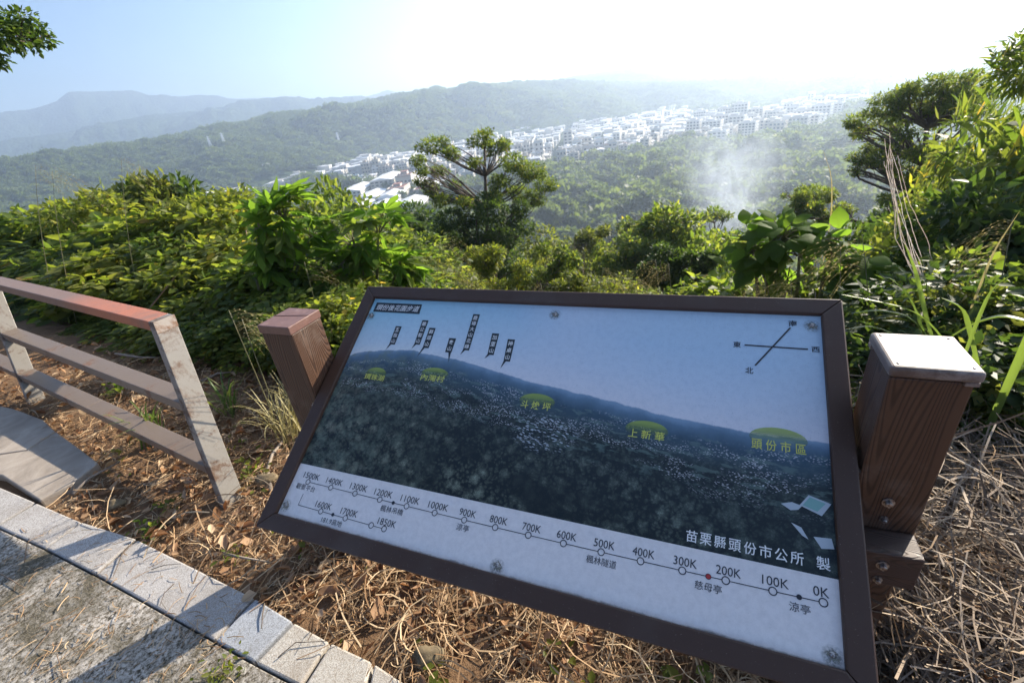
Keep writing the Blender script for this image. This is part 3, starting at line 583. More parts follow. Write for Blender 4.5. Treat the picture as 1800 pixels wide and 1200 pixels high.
def house_mesh(w_, d_, h_, kind, wall, roof, seed):
    r_ = random.Random(seed); b = MB(); b.box(-w_ / 2, w_ / 2, -d_ / 2, d_ / 2, -6, h_, 0)
    if kind == 'gable':
        rh = w_ * .13; ov = .5; x = w_ / 2 + ov; y = d_ / 2 + ov
        b.add([(-x, -y, h_), (0, -y, h_ + rh), (x, -y, h_), (-x, y, h_), (0, y, h_ + rh), (x, y, h_), (-x, -y, h_ - .3), (x, -y, h_ - .3), (-x, y, h_ - .3), (x, y, h_ - .3)],
              [(0, 1, 4, 3), (1, 2, 5, 4), (6, 7, 2, 1, 0), (9, 8, 3, 4, 5), (8, 6, 0, 3), (7, 9, 5, 2)], 1)
    else:
        t = .35
        b.box(-w_ / 2 - .3, w_ / 2 + .3, -d_ / 2 - .3, d_ / 2 + .3, h_, h_ + .3, 1)
        for (x0, x1, y0, y1) in ((-w_ / 2, w_ / 2, -d_ / 2, -d_ / 2 + t), (-w_ / 2, w_ / 2, d_ / 2 - t, d_ / 2), (-w_ / 2, -w_ / 2 + t, -d_ / 2 + t, d_ / 2 - t), (w_ / 2 - t, w_ / 2, -d_ / 2 + t, d_ / 2 - t)): b.box(x0, x1, y0, y1, h_ + .3, h_ + 1.2, 0)
        b.box(-w_ * .3, w_ * .1, d_ * .05, d_ * .35, h_ + .3, h_ + 2.8, 0); b.box(-w_ * .33, w_ * .13, d_ * .02, d_ * .38, h_ + 2.8, h_ + 3., 1)
        b.tube([(w_ * .28, 0, h_ + .3), (w_ * .28, 0, h_ + 2.)], .7, 8, 2)
    fl = 3.2; n = max(2, int(w_ // 3.4)); nd = max(1, int(d_ // 4.2))
    for fi in range(int(h_ // fl)):
        z0 = fi * fl + 1.
        for s_ in (-1, 1):
            for i in range(n):
                cx = -w_ / 2 + (i + .5) * w_ / n; ww = w_ / n * r_.uniform(.25, .34)
                ya, yb = sorted((s_ * (d_ / 2 - .1), s_ * (d_ / 2 + .05)))
                b.box(cx - ww, cx + ww, ya, yb, z0, z0 + 1.5, 3)
            if kind != 'gable' and fi: b.box(-w_ * .42, w_ * .42, s_ * d_ / 2 - (1.1 if s_ < 0 else -.06), s_ * d_ / 2 + (1.1 if s_ > 0 else -.06), z0 - 1.1, z0 - .9, 0)
            for i in range(nd):
                cyy = -d_ / 2 + (i + .5) * d_ / nd; ww = .8
                xa, xb = sorted((s_ * (w_ / 2 - .1), s_ * (w_ / 2 + .05))); b.box(xa, xb, cyy - ww, cyy + ww, z0, z0 + 1.4, 3)
    return mesh('house', b.v, b.f, [wall, roof, M['metal'], M['glass']], False, b.m)
HV = {'house': [], 'flats': [], 'factory': [], 'shed': []}
for i in range(6): HV['house'].append(house_mesh(random.uniform(8, 11), random.uniform(9, 13), random.choice([6.5, 9.7, 9.7, 12.9]), 'flat' if i % 3 else 'gable', [M['wall_a'], M['wall_b'], M['wall_a'], M['wall_c'], M['wall_a'], M['wall_b']][i], [M['roof_w'], M['roof_g'], M['roof_b'], M['roof_w'], M['roof_r'], M['roof_w']][i], i))
for i in range(4): HV['house'].append(house_mesh(random.uniform(8, 12), random.uniform(8, 11), random.choice([6.5, 9.7, 16.1]), 'flat' if i % 2 else 'gable', [M['wall_b'], M['wall_a']][i % 2], [M['roof_w'], M['roof_w'], M['roof_g'], M['roof_b']][i], 60 + i))
for i in range(3): HV['flats'].append(house_mesh([16, 18, 15][i], 12, [13, 16.2, 13][i], 'flat', [M['wall_a'], M['wall_a'], M['wall_b']][i], M['roof_w'], 20 + i))
for i in range(4): HV['factory'].append(house_mesh([20, 18, 22, 16][i], [44, 36, 30, 26][i], [7, 8, 6.5, 9][i], 'gable' if i < 3 else 'flat', M['wall_a'], [M['roof_w'], M['roof_w'], M['roof_w'], M['roof_r']][i], 30 + i))
for i in range(2): HV['shed'].append(house_mesh(24, [13, 11][i], [6, 7][i], 'gable' if i else 'flat', M['wall_a'], M['roof_w'], 40 + i))
cand = []
for (kind, px, (sx_, sy_), fill, lab), P in zip(TOWN, TOWN_POLY):
    c = P.mean(0); azc = math.atan2(c[0], c[1]); th = -azc - R(12) + R(rng.uniform(-5, 5))   # rows run across the valley
    ux = np.array([math.cos(th), math.sin(th)]); uy = np.array([-math.sin(th), math.cos(th)]); ex_ = np.abs(P - c).max() * 1.5
    nx, ny = int(ex_ / sx_) + 1, int(ex_ / sy_) + 1
    for j in range(-ny, ny + 1):
        for i in range(-nx, nx + 1):
            if rng.random() > fill: continue
            if kind == 'house' and i % 9 == 0: continue
            p = c + ux * (i * sx_ + rng.normal() * .8) + uy * (j * sy_ + (5 if j % 2 else 0) + rng.normal() * 1.2)
            if inside(P, p[0], p[1]): cand.append((math.hypot(*p), kind, p, th + (math.pi / 2 if rng.random() < .25 and kind == 'house' else 0), lab))
single = [(350, 268, 'house', 'lone white house on the wooded ridge below the pylons'), (470, 290, 'house', 'single white house among trees left of the town'), (130, 312, 'house', 'tiny white house on the far left hillside'), (8, 338, 'shed', 'pale flat building at the left edge beyond the shrubs'), (1480, 300, 'house', 'white house alone among the valley trees')]
def pri(c):   # flats, factories first, then the nearest
    return c[0] * (.7 if c[1] != 'house' else 1.)
LABN = {}
for (kind, px, sz_, fill, lab), P in zip(TOWN, TOWN_POLY):
    az_ = np.arctan2(P[:, 0], P[:, 1]); rr_ = np.hypot(P[:, 0], P[:, 1]); LABN[lab] = (az_.min(), az_.max(), rr_.min(), rr_.max())
def wherelab(lab, p):
    a0, a1, r0, r1 = LABN[lab]; u = (math.atan2(p[0], p[1]) - a0) / (a1 - a0); v = (math.hypot(*p) - r0) / (r1 - r0)
    return {True: 'front', False: 'rear'}[v < .5] + ' ' + lab.replace('in the near industrial block of the town', 'in the near industrial block').replace('in the row at the foot', 'at the foot').replace('packed in', 'in') + ', ' + ('left end', 'centre left', 'centre right', 'right end')[min(3, max(0, int(u * 4)))]
cand.sort(key=pri); print('houses', len(cand))
for n_, (r, kind, p, th, lab) in enumerate(cand[:295]):
    o = obj('building' if kind in ('factory', 'shed', 'flats') else 'house', random.choice(HV[kind])); o.location = (p[0], p[1], float(ground_z(*p))); o.rotation_euler = (0, 0, th)
    s = random.uniform(.85, 1.1); o.scale = (s, s, random.uniform(.65, 1.35) if kind == 'house' else random.uniform(.75, 1.05)); tag(o, wherelab(lab, p), 'building', lab.split(' in the ')[0].split(' of the ')[0].split(' packed')[0].split(' beside')[0].split(' between')[0] + 's of the valley town')
rest = cand[295:]; hp = []
if rest:
    VV, FF, MM = [], [], []; off = 0; mats = [M['wall_a'], M['roof_w'], M['metal'], M['glass']]
    far = MB()
    for (r, kind, p, th, lab) in rest:
        z = float(ground_z(*p)); wd, dp, hh = random.uniform(8, 11), random.uniform(9, 12), random.choice([6.5, 9, 11]); ct, st = math.cos(th), math.sin(th)
        def tr(vs): return [(p[0] + x * ct - y * st, p[1] + x * st + y * ct, z + zz) for x, y, zz in vs]
        far.add(tr(boxv(-wd / 2, wd / 2, -dp / 2, dp / 2, -3, hh)), BOXF, 0); far.add(tr(boxv(-wd / 2 - .3, wd / 2 + .3, -dp / 2 - .3, dp / 2 + .3, hh, hh + .8)), BOXF, random.choice([1, 1, 1, 2]))
        for fi in range(int(hh // 3.2)):
            for i in range(2):
                cx = -wd / 4 + i * wd / 2; far.add(tr(boxv(cx - 1.3, cx + 1.3, -dp / 2 - .1, -dp / 2 + .1, fi * 3.2 + .9, fi * 3.2 + 2.4)), BOXF, 3)
    o = far.build('town_houses', [M['wall_a'], M['roof_w'], M['roof_g'], M['glass']]); tag(o, 'mass of tiny far houses deep in the haze of the town', 'town', kind='stuff')
for px, py, kd, lab in single:
    p = land(px, py + 6)
    o = obj('house', HV[kd][0]); o.location = (p[0], p[1], p[2] - 1); o.rotation_euler = (0, 0, R(random.uniform(0, 60))); tag(o, lab, 'building')
# pylons on the ridge
def pylon(px, py0, py1, r, lab):
    b = land(px, py1 + 3); r = math.hypot(b[0], b[1]); a = atr(px, py0, r); h = (a[2] - b[2]) ; m = MB(); wd = h * .11
    for sx_, sy_ in ((-1, -1), (1, -1), (1, 1), (-1, 1)): m.tube([(sx_ * wd, sy_ * wd, -8), (sx_ * wd * .45, sy_ * wd * .45, h * .6), (sx_ * .3, sy_ * .3, h)], .42, 4)
    for kz in np.linspace(.05, .95, 8):
        q = wd * (1 - kz * .85)
        for sx_ in (-1, 1): m.tube([(-q * sx_, -q, h * kz), (q * sx_, -q * .9, h * min(1, kz + .12))], .22, 3); m.tube([(-q * sx_, q, h * kz), (q * sx_, q * .9, h * min(1, kz + .12))], .22, 3)
    t = empty('pylon', tuple(b), lab, 'pylon', 'power pylons on the ridge'); m.build('tower', M['pyl'], t)
    for kz in (.68, .8, .92):
        c = MB(); c.tube([(-h * .16, 0, h * kz), (0, 0, h * (kz + .03)), (h * .16, 0, h * kz)], .35, 4); c.build('crossarm', M['pyl'], t)
M['pyl'] = flat('galvanised_steel', (.62, .64, .64), .4)
pylon(374, 238, 263, 1050, 'leftmost steel pylon, left of the other two on the ridge'); pylon(398, 232, 258, 1050, 'middle steel pylon, close beside the leftmost one'); pylon(597, 232, 250, 1150, 'right hand steel pylon standing alone nearer the town'); 
# smoke from a fire in the valley woods
def smoke():
    b = atr(1278, 398, 200.); ic = bpy.data.meshes.new('smoke')
    import bmesh
    bm = bmesh.new(); bmesh.ops.create_icosphere(bm, subdivisions=3, radius=1.)
    for v in bm.verts:
        z = (v.co.z + 1) / 2; w_ = 9 + 24 * z; v.co = Vector((v.co.x * w_ - z * 6, v.co.y * w_, z * 48))
    bm.to_mesh(ic); bm.free()
    k = NB('smoke'); v = k.coord('Object'); nz = k.noise(k.coord('Object', (1, 1, .55)), .11, 7, .68, 1.6); sx = k.n('ShaderNodeSeparateXYZ', {0: v}); z01 = k.math('DIVIDE', sx.outputs[2], 48.)
    rad = k.math('DIVIDE', k.math('SQRT', k.math('ADD', k.math('POWER', sx.outputs[0], 2.), k.math('POWER', sx.outputs[1], 2.))), k.math('ADD', 7., k.math('MULTIPLY', z01, 23.)))
    fall = k.math('MULTIPLY', k.ramp(rad, [(.1, 1.), (.55, .35), (1., 0.)]), k.ramp(z01, [(0., 1.), (.4, .8), (1., 0.)]))
    dens = k.math('MULTIPLY', k.math('MULTIPLY', k.ramp(nz, [(.40, 0.), (.62, 1.)]), fall), .13)
    pv = k.n('ShaderNodeVolumePrincipled', {'Color': (.80, .88, 1.), 'Density': dens, 'Anisotropy': .3}); k.t.links.new(pv.outputs[0], k.out.inputs['Volume'])
    k.m.cycles.volume_step_rate = 1.
    ic.materials.append(k.m); o = obj('smoke', ic, loc=(b[0], b[1], float(ground_z(b[0], b[1])))); tag(o, 'pale bluish smoke column rising from the valley woods', 'smoke', kind='stuff')
smoke()
# ------------------------------------------------------------------ haze
def haze():
    b = MB(); b.box(-9000, 9000, -9000, 9000, -145, ZTOP + 4); k = NB('haze')
    pv = k.n('ShaderNodeVolumePrincipled', {'Color': (.66, .80, 1.), 'Density': 5.4e-4, 'Anisotropy': .5}); k.t.links.new(pv.outputs[0], k.out.inputs['Volume'])
    o = b.build('haze', k.m); tag(o, 'pale summer haze filling the valley air', 'haze', kind='stuff')
haze()
# ------------------------------------------------------------------ paving
def prism(name, poly, z0, z1, mat, parent=None, bev=.003, jit=0.):
    n = len(poly); c = np.mean(poly, 0); v = [(p[0] - c[0], p[1] - c[1], z0) for p in poly] + [(p[0] - c[0], p[1] - c[1], z1 + (rng.normal() * jit if jit else 0)) for p in poly]
    a = sum(poly[i][0] * poly[(i + 1) % n][1] - poly[(i + 1) % n][0] * poly[i][1] for i in range(n))
    idx = list(range(n)) if a > 0 else list(range(n))[::-1]
    f = [tuple(idx[::-1]), tuple(i + n for i in idx)] + [(idx[i], idx[(i + 1) % n], idx[(i + 1) % n] + n, idx[i] + n) for i in range(n)]
    o = obj(name, mesh(name, v, f, mat), parent, (c[0], c[1], 0)); bevel(o, bev); return o
def P2(px, py, z=.04): return onz(px, py, z)[:2]
pav = empty('pavement', (0, 0, 0)); tag(pav, kind='structure')
outer = [P2(*q) for q in [(63, 883), (143, 917), (240, 947), (447, 1050), (515, 1092), (580, 1128), (655, 1163), (712, 1200)]]
inner = [P2(*q) for q in [(-6, 924), (80, 963), (168, 1008), (377, 1124), (447, 1163), (530, 1206), (632, 1262), (712, 1310)]]
d0 = outer[0] - outer[1]; outer = [outer[0] + d0 * 3.2, outer[0] + d0 * 2.1, outer[0] + d0 * 1.05] + outer; d1 = inner[0] - inner[1]; inner = [inner[0] + d0 * 3.2, inner[0] + d0 * 2.1, inner[0] + d0 * 1.05] + inner
dl = outer[-1] - outer[-2]
for q in range(5): outer.append(outer[-1] + dl * 1.7); inner.append(inner[-1] + dl * 1.7)
gmat = ['granite', 'granite', 'granite', 'granite', 'granite_blue', 'granite', 'granite_pale', 'granite', 'granite_pale', 'granite_pale']
for i in range(len(outer) - 1):
    a, b, c, d = outer[i], outer[i + 1], inner[i + 1], inner[i]; g = .007
    u = (b - a) / np.linalg.norm(b - a)
    mt = 'granite' if i < 6 else ('granite_blue' if i == 6 else 'granite_pale')
    prism('curb_stone', [a + u * g, b - u * g, c - u * g, d + u * g], -.08, .04 + rng.normal() * .0012, M[mt], pav, .007)
# inner walkway slabs of mossy aggregate
e1 = inner[1]; e2 = inner[-1]; nrm = np.array([-.451, -.893]) ; nrm /= np.linalg.norm(nrm)
ofs = .006
A_, B_ = P2(-60, 1040, .034), P2(50, 1200, .034)
pin = [p + nrm * ofs for p in inner]
prism('paving_slab', [pin[0] , pin[1], pin[2], pin[3], pin[4], pin[5], pin[6], pin[6] + nrm * .62, pin[3] + nrm * .56, pin[0] + nrm * .62], -.08, .034, M['mossy'], pav, .004)
prism('paving_slab', [pin[6] + (pin[7] - pin[6]) * .06, pin[7], pin[8], pin[9], pin[10], pin[11], pin[12], pin[12] + nrm * .9, pin[6] + nrm * .62], -.08, .034, M['mossy'], pav, .004)
lo = [pin[0] + nrm * .63, pin[3] + nrm * .57, pin[6] + nrm * .63, pin[12] + nrm * .92]
prism('paving_slab', [lo[0], lo[1], lo[1] + nrm * 1.2, lo[0] + nrm * 1.2], -.08, .036, M['granite_pale'], pav)
prism('paving_slab', [lo[1] + np.array([.012, -.006]), lo[2], lo[2] + nrm * 1.2, lo[1] + nrm * 1.2 + np.array([.012, -.006])], -.08, .036, M['granite_pale'], pav)
prism('paving_slab', [lo[2] + np.array([.01, -.005]), lo[3], lo[3] + nrm * 1.2, lo[2] + nrm * 1.2 + np.array([.01, -.005])], -.08, .036, M['granite_pale'], pav)
# pale stone slab at the left, between kerb and litter
s_px = [(-260, 800), (-60, 700), (25, 718), (75, 737), (140, 788), (172, 813), (126, 848), (67, 880)]
sl = [P2(x, y, .052) for x, y in s_px]
k0 = P2(-4, 842, .05)
prism('paving_slab', [P2(-330, 830, .05), sl[1], sl[2], sl[3], P2(96, 757, .052), P2(45, 790, .052), P2(-120, 815, .052)], -.06, .050, M['slab'], pav, .006)
prism('paving_slab', [P2(47, 791, .052), P2(98, 758, .052), sl[4], sl[5], sl[6], P2(69, 878, .052), P2(2, 834, .052), P2(-120, 817, .052)], -.06, .050, M['slab'], pav, .006)

# ------------------------------------------------------------------ railing
FX, FY, FW, FT = -1.502, 1.728, .098, .054; faz = .999
q_ = np.array([math.cos(faz), math.sin(faz), 0]); d_ = np.array([-math.sin(faz), math.cos(faz), .011]); ln = np.array([-.235, .469, 1.]); Pb = np.array([FX, FY, 0.])
fen = empty('railing', (FX, FY, 0), 'brown steel railing with white painted end post and rusty top rail', 'railing')
def bar8(a, b, wv, tv):  # box from a to b, with cross vectors
    a, b, wv, tv = map(np.asarray, (a, b, wv, tv)); return [a, a + wv, a + wv - tv, a - tv, b, b + wv, b + wv - tv, b - tv]
BF = [(0, 1, 2, 3), (7, 6, 5, 4), (0, 4, 5, 1), (1, 5, 6, 2), (2, 6, 7, 3), (3, 7, 4, 0)]
def bar(name, a, b, wv, tv, mat, bev=.003, par=fen):
    a, b = np.asarray(a, float), np.asarray(b, float); L = b - a; ex_ = L / np.linalg.norm(L); ey_ = np.asarray(wv, float); ey_ = ey_ / np.linalg.norm(ey_); ez_ = np.cross(ex_, ey_); ez_ /= np.linalg.norm(ez_); ey_ = np.cross(ez_, ex_)
    Rm = np.stack([ex_, ey_, ez_], 1); v = [Rm.T @ (p - a) for p in bar8(a, b, wv, tv)]
    vv = np.array(v); ctr = vv.mean(0)
    f = []
    for q in BF:
        pts = vv[list(q)]; nn = np.cross(pts[1] - pts[0], pts[2] - pts[0]); f.append(q if nn @ (pts.mean(0) - ctr) > 0 else q[::-1])
    o = obj(name, mesh(name, v, f, mat)); mw = Matrix(((ex_[0], ey_[0], ez_[0], a[0]), (ex_[1], ey_[1], ez_[1], a[1]), (ex_[2], ey_[2], ez_[2], a[2]), (0, 0, 0, 1)))
    o.parent = par; o.matrix_world = mw; o.matrix_parent_inverse = Matrix.Translation(-Vector(par.location)); o.matrix_basis = mw; bevel(o, bev); return o
ZT, ZM, ZL = .860, .484, .188; U3 = np.array([0, 0, 1.])
def fp(s, z): return Pb + ln * z + d_ * s
wv = q_ * FW; SP = 2.62
for i in range(3):
    s = i * SP; top = fp(s, ZT - (.004 if i else .0)); bot = fp(s, -.12)
    if i: top = fp(s, ZT - FT - .003)
    bar('post', bot, top, wv, -d_ * FT, M['post_white'] if i else M['post_white'])
bar('weld_plate', fp(-.0018, ZT - .052), fp(-.0018, ZT + .0012), q_ * (FW + .0016) , -d_ * .003, M['weld'], .001)
# top rail starts flush over the first post
bar('rail', fp(FT + .004, ZT), fp(2 * SP + .1, ZT), wv, U3 * FT, M['rail_rust']); 
for z in (ZM, ZL):
    segs = [(FT + .003, SP - .002), (SP + FT + .003, 2 * SP - .002)] if z == ZM else [(FT + .003, 1.42), (1.424, SP - .002), (SP + FT + .003, 2 * SP - .002)]
    for a, b in segs: bar('rail', fp(a, z), fp(b, z), wv * .98, U3 * FT, M['rail_brown'])

# ------------------------------------------------------------------ sign
SA = -.42995; ex = np.array([math.cos(SA), math.sin(SA), 0]); ey = np.array([-math.sin(SA), math.cos(SA), 0])
SC = np.array([.022, 1.101, .759]); TB_ = .5506; BW = .0511; W_, H_ = 1.5, .826
sgn = empty('information_sign', (.05, 1.155, 0), 'tilted brown framed hillside panorama sign between two timber posts', 'sign', rz=SA)
inv = Matrix.Translation(Vector((.05, 1.155, 0))) @ Matrix.Rotation(SA, 4, 'Z'); inv = inv.inverted()
epan = np.array([ey[0] * math.cos(TB_), ey[1] * math.cos(TB_), math.sin(TB_)]); nrm3 = np.cross(ex, epan)
O_ = SC - ex * W_ / 2 - epan * H_ / 2     # panel origin (lower left)
PM = inv @ Matrix(((ex[0], epan[0], nrm3[0], O_[0]), (ex[1], epan[1], nrm3[1], O_[1]), (ex[2], epan[2], nrm3[2], O_[2]), (0, 0, 0, 1)))
def pchild(name, me, parent=None, off=(0, 0, 0)):
    o = obj(name, me, parent or sgn)
    o.matrix_local = (Matrix.Translation(Vector(off)) if parent else PM @ Matrix.Translation(Vector(off))); return o
STR = .1625
rz_ = -.004
pan = pchild('panel', mesh('panel', boxv(-.004, W_ + .004, STR, H_ + .004, -.012, 0.), BOXF, M['panorama']), off=(0, 0, rz_))
strip = pchild('distance_strip', mesh('distance_strip', boxv(-.004, W_ + .004, -.004, STR, -.012, 0.0003), BOXF, M['strip']), pan)
# mitred frame rails
fo, th, tp = BW, .045, .010
def frame_rail(pts, mat):
    b = MB(); v = [(x, y, -th) for x, y in pts] + [(x, y, tp) for x, y in pts]
    b.add(v, [(3, 2, 1, 0), (4, 5, 6, 7), (0, 1, 5, 4), (1, 2, 6, 5), (2, 3, 7, 6), (3, 0, 4, 7)]); return mesh('frame_rail', b.v, b.f, mat)
g = .0006
M['timber_fy'] = plainwood('frame_timber_side', (.070, .034, .019), (1, .04, 1))
for pts in ([(-fo, -fo), (W_ + fo, -fo), (W_, 0), (0, 0)], [(0, H_), (W_, H_), (W_ + fo, H_ + fo), (-fo, H_ + fo)], [(-fo, -fo + g), (0, g), (0, H_ - g), (-fo, H_ + fo - g)], [(W_, g), (W_ + fo, -fo + g), (W_ + fo, H_ + fo - g), (W_, H_ - g)]):
    o = pchild('frame_rail', frame_rail(pts, M['timber_frame'] if abs(pts[0][0] - pts[1][0]) > .5 else M['timber_fy'])); bevel(o, .004, 2)
back = pchild('backing_board', mesh('backing_board', boxv(.002, W_ - .002, .002, H_ - .002, -.030, -.0175), BOXF, M['timber_frame']))
# lettering
TXT = []
def text(s, cx, cy_, w_=None, h_=None, mat='ink', z=.0012, bold=0., shear=0., rot=0., align='c', name='lettering'):
    cu = bpy.data.curves.new('lettering', 'FONT'); cu.body = s; cu.size = 1.; cu.offset = bold; cu.resolution_u = 3; cu.fill_mode = 'FRONT'; cu.shear = shear
    o = bpy.data.objects.new('lettering_tmp', cu); COL.objects.link(o); TXT.append((o, s, cx, cy_, w_, h_, mat, z, rot, name))
def flush_text():
    bpy.context.view_layer.update(); dg = bpy.context.evaluated_depsgraph_get()
    for (o, s, cx, cy_, w_, h_, mat, z, rot, name) in TXT:
        me = bpy.data.meshes.new_from_object(o.evaluated_get(dg)); n = len(me.vertices)
        if n:
            co = np.zeros(n * 3, np.float32); me.vertices.foreach_get('co', co); co = co.reshape(-1, 3); lo_, hi = co.min(0), co.max(0); sz_ = hi - lo_
            kx = (w_ / sz_[0]) if w_ else None; ky = (h_ / sz_[1]) if h_ else None
            if kx is None: kx = ky
            if ky is None: ky = kx
            co = (co - (lo_ + hi) / 2) * np.array([kx, ky, 0]); me.vertices.foreach_set('co', co.ravel().astype(np.float32)); me.update()
        me.materials.clear(); me.materials.append(M[mat]); me.name = 'lettering'
        m = bpy.data.objects.new(name, me); COL.objects.link(m); m.parent = pan; m.matrix_local = Matrix.Translation(Vector((cx, cy_, z))) @ Matrix.Rotation(rot, 4, 'Z')
        c_ = o.data; bpy.data.objects.remove(o); bpy.data.curves.remove(c_)
def flatpoly(name, pts, mat, z):
    c = np.mean(pts, 0); return pchild(name, mesh(name, [(p[0] - c[0], p[1] - c[1], 0) for p in pts], [tuple(range(len(pts)))], M[mat]), pan, (c[0], c[1], z))
def ccw(pts):
    a = sum(pts[i][0] * pts[(i + 1) % len(pts)][1] - pts[(i + 1) % len(pts)][0] * pts[i][1] for i in range(len(pts))); return pts if a > 0 else pts[::-1]
flatpoly('title_plate', ccw([(.016, .8085), (.2235, .8085), (.2275, .7655), (.0165, .7655)]), 'ink_label', .0009)
text('頭份後花園步道', .1225, .7865, .194, .026, 'ink_white', .0018, .006, .15)
FL = [('五指山', [(.1476, .7077), (.1735, .7077), (.1755, .630), (.1515, .630)], (.1454, .6044)), ('鵝公髻山', [(.2510, .7400), (.2772, .7400), (.2787, .6378), (.2553, .6378)], (.251, .6182)),
      ('獅頭山', [(.2920, .7100), (.3182, .7100), (.3191, .6272), (.2948, .6272)], (.2852, .5882)), ('象山', [(.386, .6738), (.4132, .6738), (.4133, .6172), (.3885, .6172)], (.415, .5793)),
      ('鹿場大山北峰', [(.4478, .7770), (.4739, .7770), (.4765, .6310), (.4533, .6310)], (.4489, .6125)), ('加里山', [(.5421, .7043), (.5681, .7043), (.5705, .6218), (.548, .6218)], (.5418, .6062)),
      ('神桌山', [(.6046, .6858), (.6307, .6858), (.6337, .6031), (.6112, .6031)], (.6069, .5748))]
for s, qd, tipp in FL:
    flatpoly('name_flag', ccw(qd), 'ink_label', .0009)
    if s == '象山': flatpoly('flag_pointer', ccw([(.402, .6173), (.4118, .6173), tipp]), 'ink_label', .0009)
    else: flatpoly('flag_pointer', ccw([(qd[3][0] + .0005, qd[3][1] + .003), (qd[3][0] + .0085, qd[3][1]), tipp]), 'ink_label', .0010)
    n = len(s); y1, y0 = qd[0][1] - .004, qd[3][1] + .003
    for i, ch in enumerate(s):
        t = (i + .5) / n; cx = (qd[0][0] * (1 - t) + qd[3][0] * t + qd[1][0] * (1 - t) + qd[2][0] * t) / 2; text(ch, cx, y1 + (y0 - y1) * t, min(.0165, .017) if ch != '山' else .014, min(.0175, (y1 - y0) / n * .78), 'ink_white', .0018, .006)
def ell(cx, cy_, rx, ry):
    n = 28; o = pchild('name_halo', mesh('name_halo', [(rx * math.cos(a), ry * math.sin(a), 0) for a in np.linspace(0, 6.2832, n, endpoint=False)], [tuple(range(n))], M['halo']), pan, (cx, cy_, .0009))
ell(.1463, .510, .042, .0235); ell(.378, .532, .052, .0235); ell(.7542, .478, .056, .026); ell(1.078, .434, .056, .027); ell(1.3915, .457, .064, .029)
text('環珠湖', .147, .4950, .083, .023, 'ink_yellow', .0018, .006); text('內灣村', .3765, .5163, .090, .024, 'ink_yellow', .0018, .006)
text('斗 煥 坪', .7535, .4652, .094, .025, 'ink_yellow', .0018, .006); text('上 新 華', .079 + 1, .4212, .094, .025, 'ink_yellow', .0018, .006); text('頭 份 市 區', 1.392, .4378, .118, .028, 'ink_yellow', .0018, .006)
def seg(a, b, w_, name='route_line', mat='ink', z=.0012):
    a, b = np.array(a), np.array(b); t = (b - a) / np.linalg.norm(b - a); n = np.array([-t[1], t[0]]) * w_ / 2; flatpoly(name, ccw([tuple(a - n), tuple(b - n), tuple(b + n), tuple(a + n)]), mat, z)
seg((1.3133, .7200), (1.4661, .7190), .0042, 'compass_line'); seg((1.4267, .7842), (1.3402, .6576), .0042, 'compass_line', z=.0015)
text('南', 1.4325, .7985, .0205, .0195, 'ink', .0012, .01); text('東', 1.2943, .7198, .0195, .0195, 'ink', .0012, .01); text('西', 1.4835, .7198, .0185, .0165, 'ink', .0012, .01); text('北', 1.3262, .6412, .0195, .0195, 'ink', .0012, .01)
for ch, x in zip('苗栗縣頭份市公所製', (1.2085, 1.2390, 1.2700, 1.3008, 1.3322, 1.3632, 1.3940, 1.4245, 1.4735)): text(ch, x, .1880, .0255, .0265, 'ink_white', .0018, .008)
def disc(cx, cy_, r, name, mat, z, hole=0.):
    n = 24; an = np.linspace(0, 6.2832, n, endpoint=False)
    if hole: v = [(r * math.cos(a), r * math.sin(a), 0) for a in an] + [(hole * math.cos(a), hole * math.sin(a), 0) for a in an]; f = [(i, (i + 1) % n, (i + 1) % n + n, i + n) for i in range(n)]
    else: v = [(r * math.cos(a), r * math.sin(a), 0) for a in an]; f = [tuple(range(n))]
    pchild(name, mesh(name, v, f, M[mat]), pan, (cx, cy_, z))
CX = [.0614, .1556, .2507, .3435, .4385, .5332, .6275, .7211, .8154, .9100, 1.0056, 1.0995, 1.1930, 1.2842, 1.3769, 1.4699]
yl = lambda x: .1120 - .0045 * math.sin(min(x / 1.5, 1) * 3.14) 
for i in range(len(CX)):
    disc(CX[i], yl(CX[i]), .0088, 'distance_mark', 'ink', .0014, .0067)
    if i: seg((CX[i - 1] + .0078, yl(CX[i - 1])), (CX[i] - .0078, yl(CX[i])), .0017)
    lb = '%dK' % (1500 - 100 * i); text(lb, CX[i] + (.005 if i < 15 else -.003), yl(CX[i]) + .0195, .0128 * len(lb) if len(lb) > 2 else .029, .0188, 'ink', .0012, .0)
disc(.3921, yl(.39), .0053, 'place_mark', 'ink', .0017); disc(1.4261, yl(1.42), .0053, 'place_mark', 'ink', .0017); disc(1.2484, yl(1.25), .0063, 'place_mark', 'ink', .0015); disc(1.2484, yl(1.25), .0050, 'place_mark', 'ink_red', .0019)
text('觀景平台', .0620, .0935, .077, .0175, 'ink', .0012, .0); text('楓林吊橋', .3950, .0885, .078, .0180, 'ink', .0012, .0); text('涼亭', .6290, .0875, .038, .0180, 'ink', .0012, .0)
text('楓林隧道', 1.0090, .0868, .073, .0180, 'ink', .0012, .0); text('慈母亭', 1.2490, .0878, .056, .0180, 'ink', .0012, .0); text('涼亭', 1.4265, .0905, .039, .0180, 'ink', .0012, .0)
BX = [(.0637, .0738), (.0625, .0391), (.1551, .0378), (.2503, .0366), (.3459, .0356), (.3915, .0352)]
seg(BX[0], BX[1], .0016); seg((.0618, .0391), (BX[2][0] - .0078, BX[2][1]), .0016, z=.0013)
for i in range(2, 6):
    disc(*BX[i], .0088, 'distance_mark', 'ink', .0014, .0067)
    if i > 2: seg((BX[i - 1][0] + .0078, BX[i - 1][1]), (BX[i][0] - .0078, BX[i][1]), .0016)
disc(.2026, .0372, .0053, 'place_mark', 'ink', .0017)
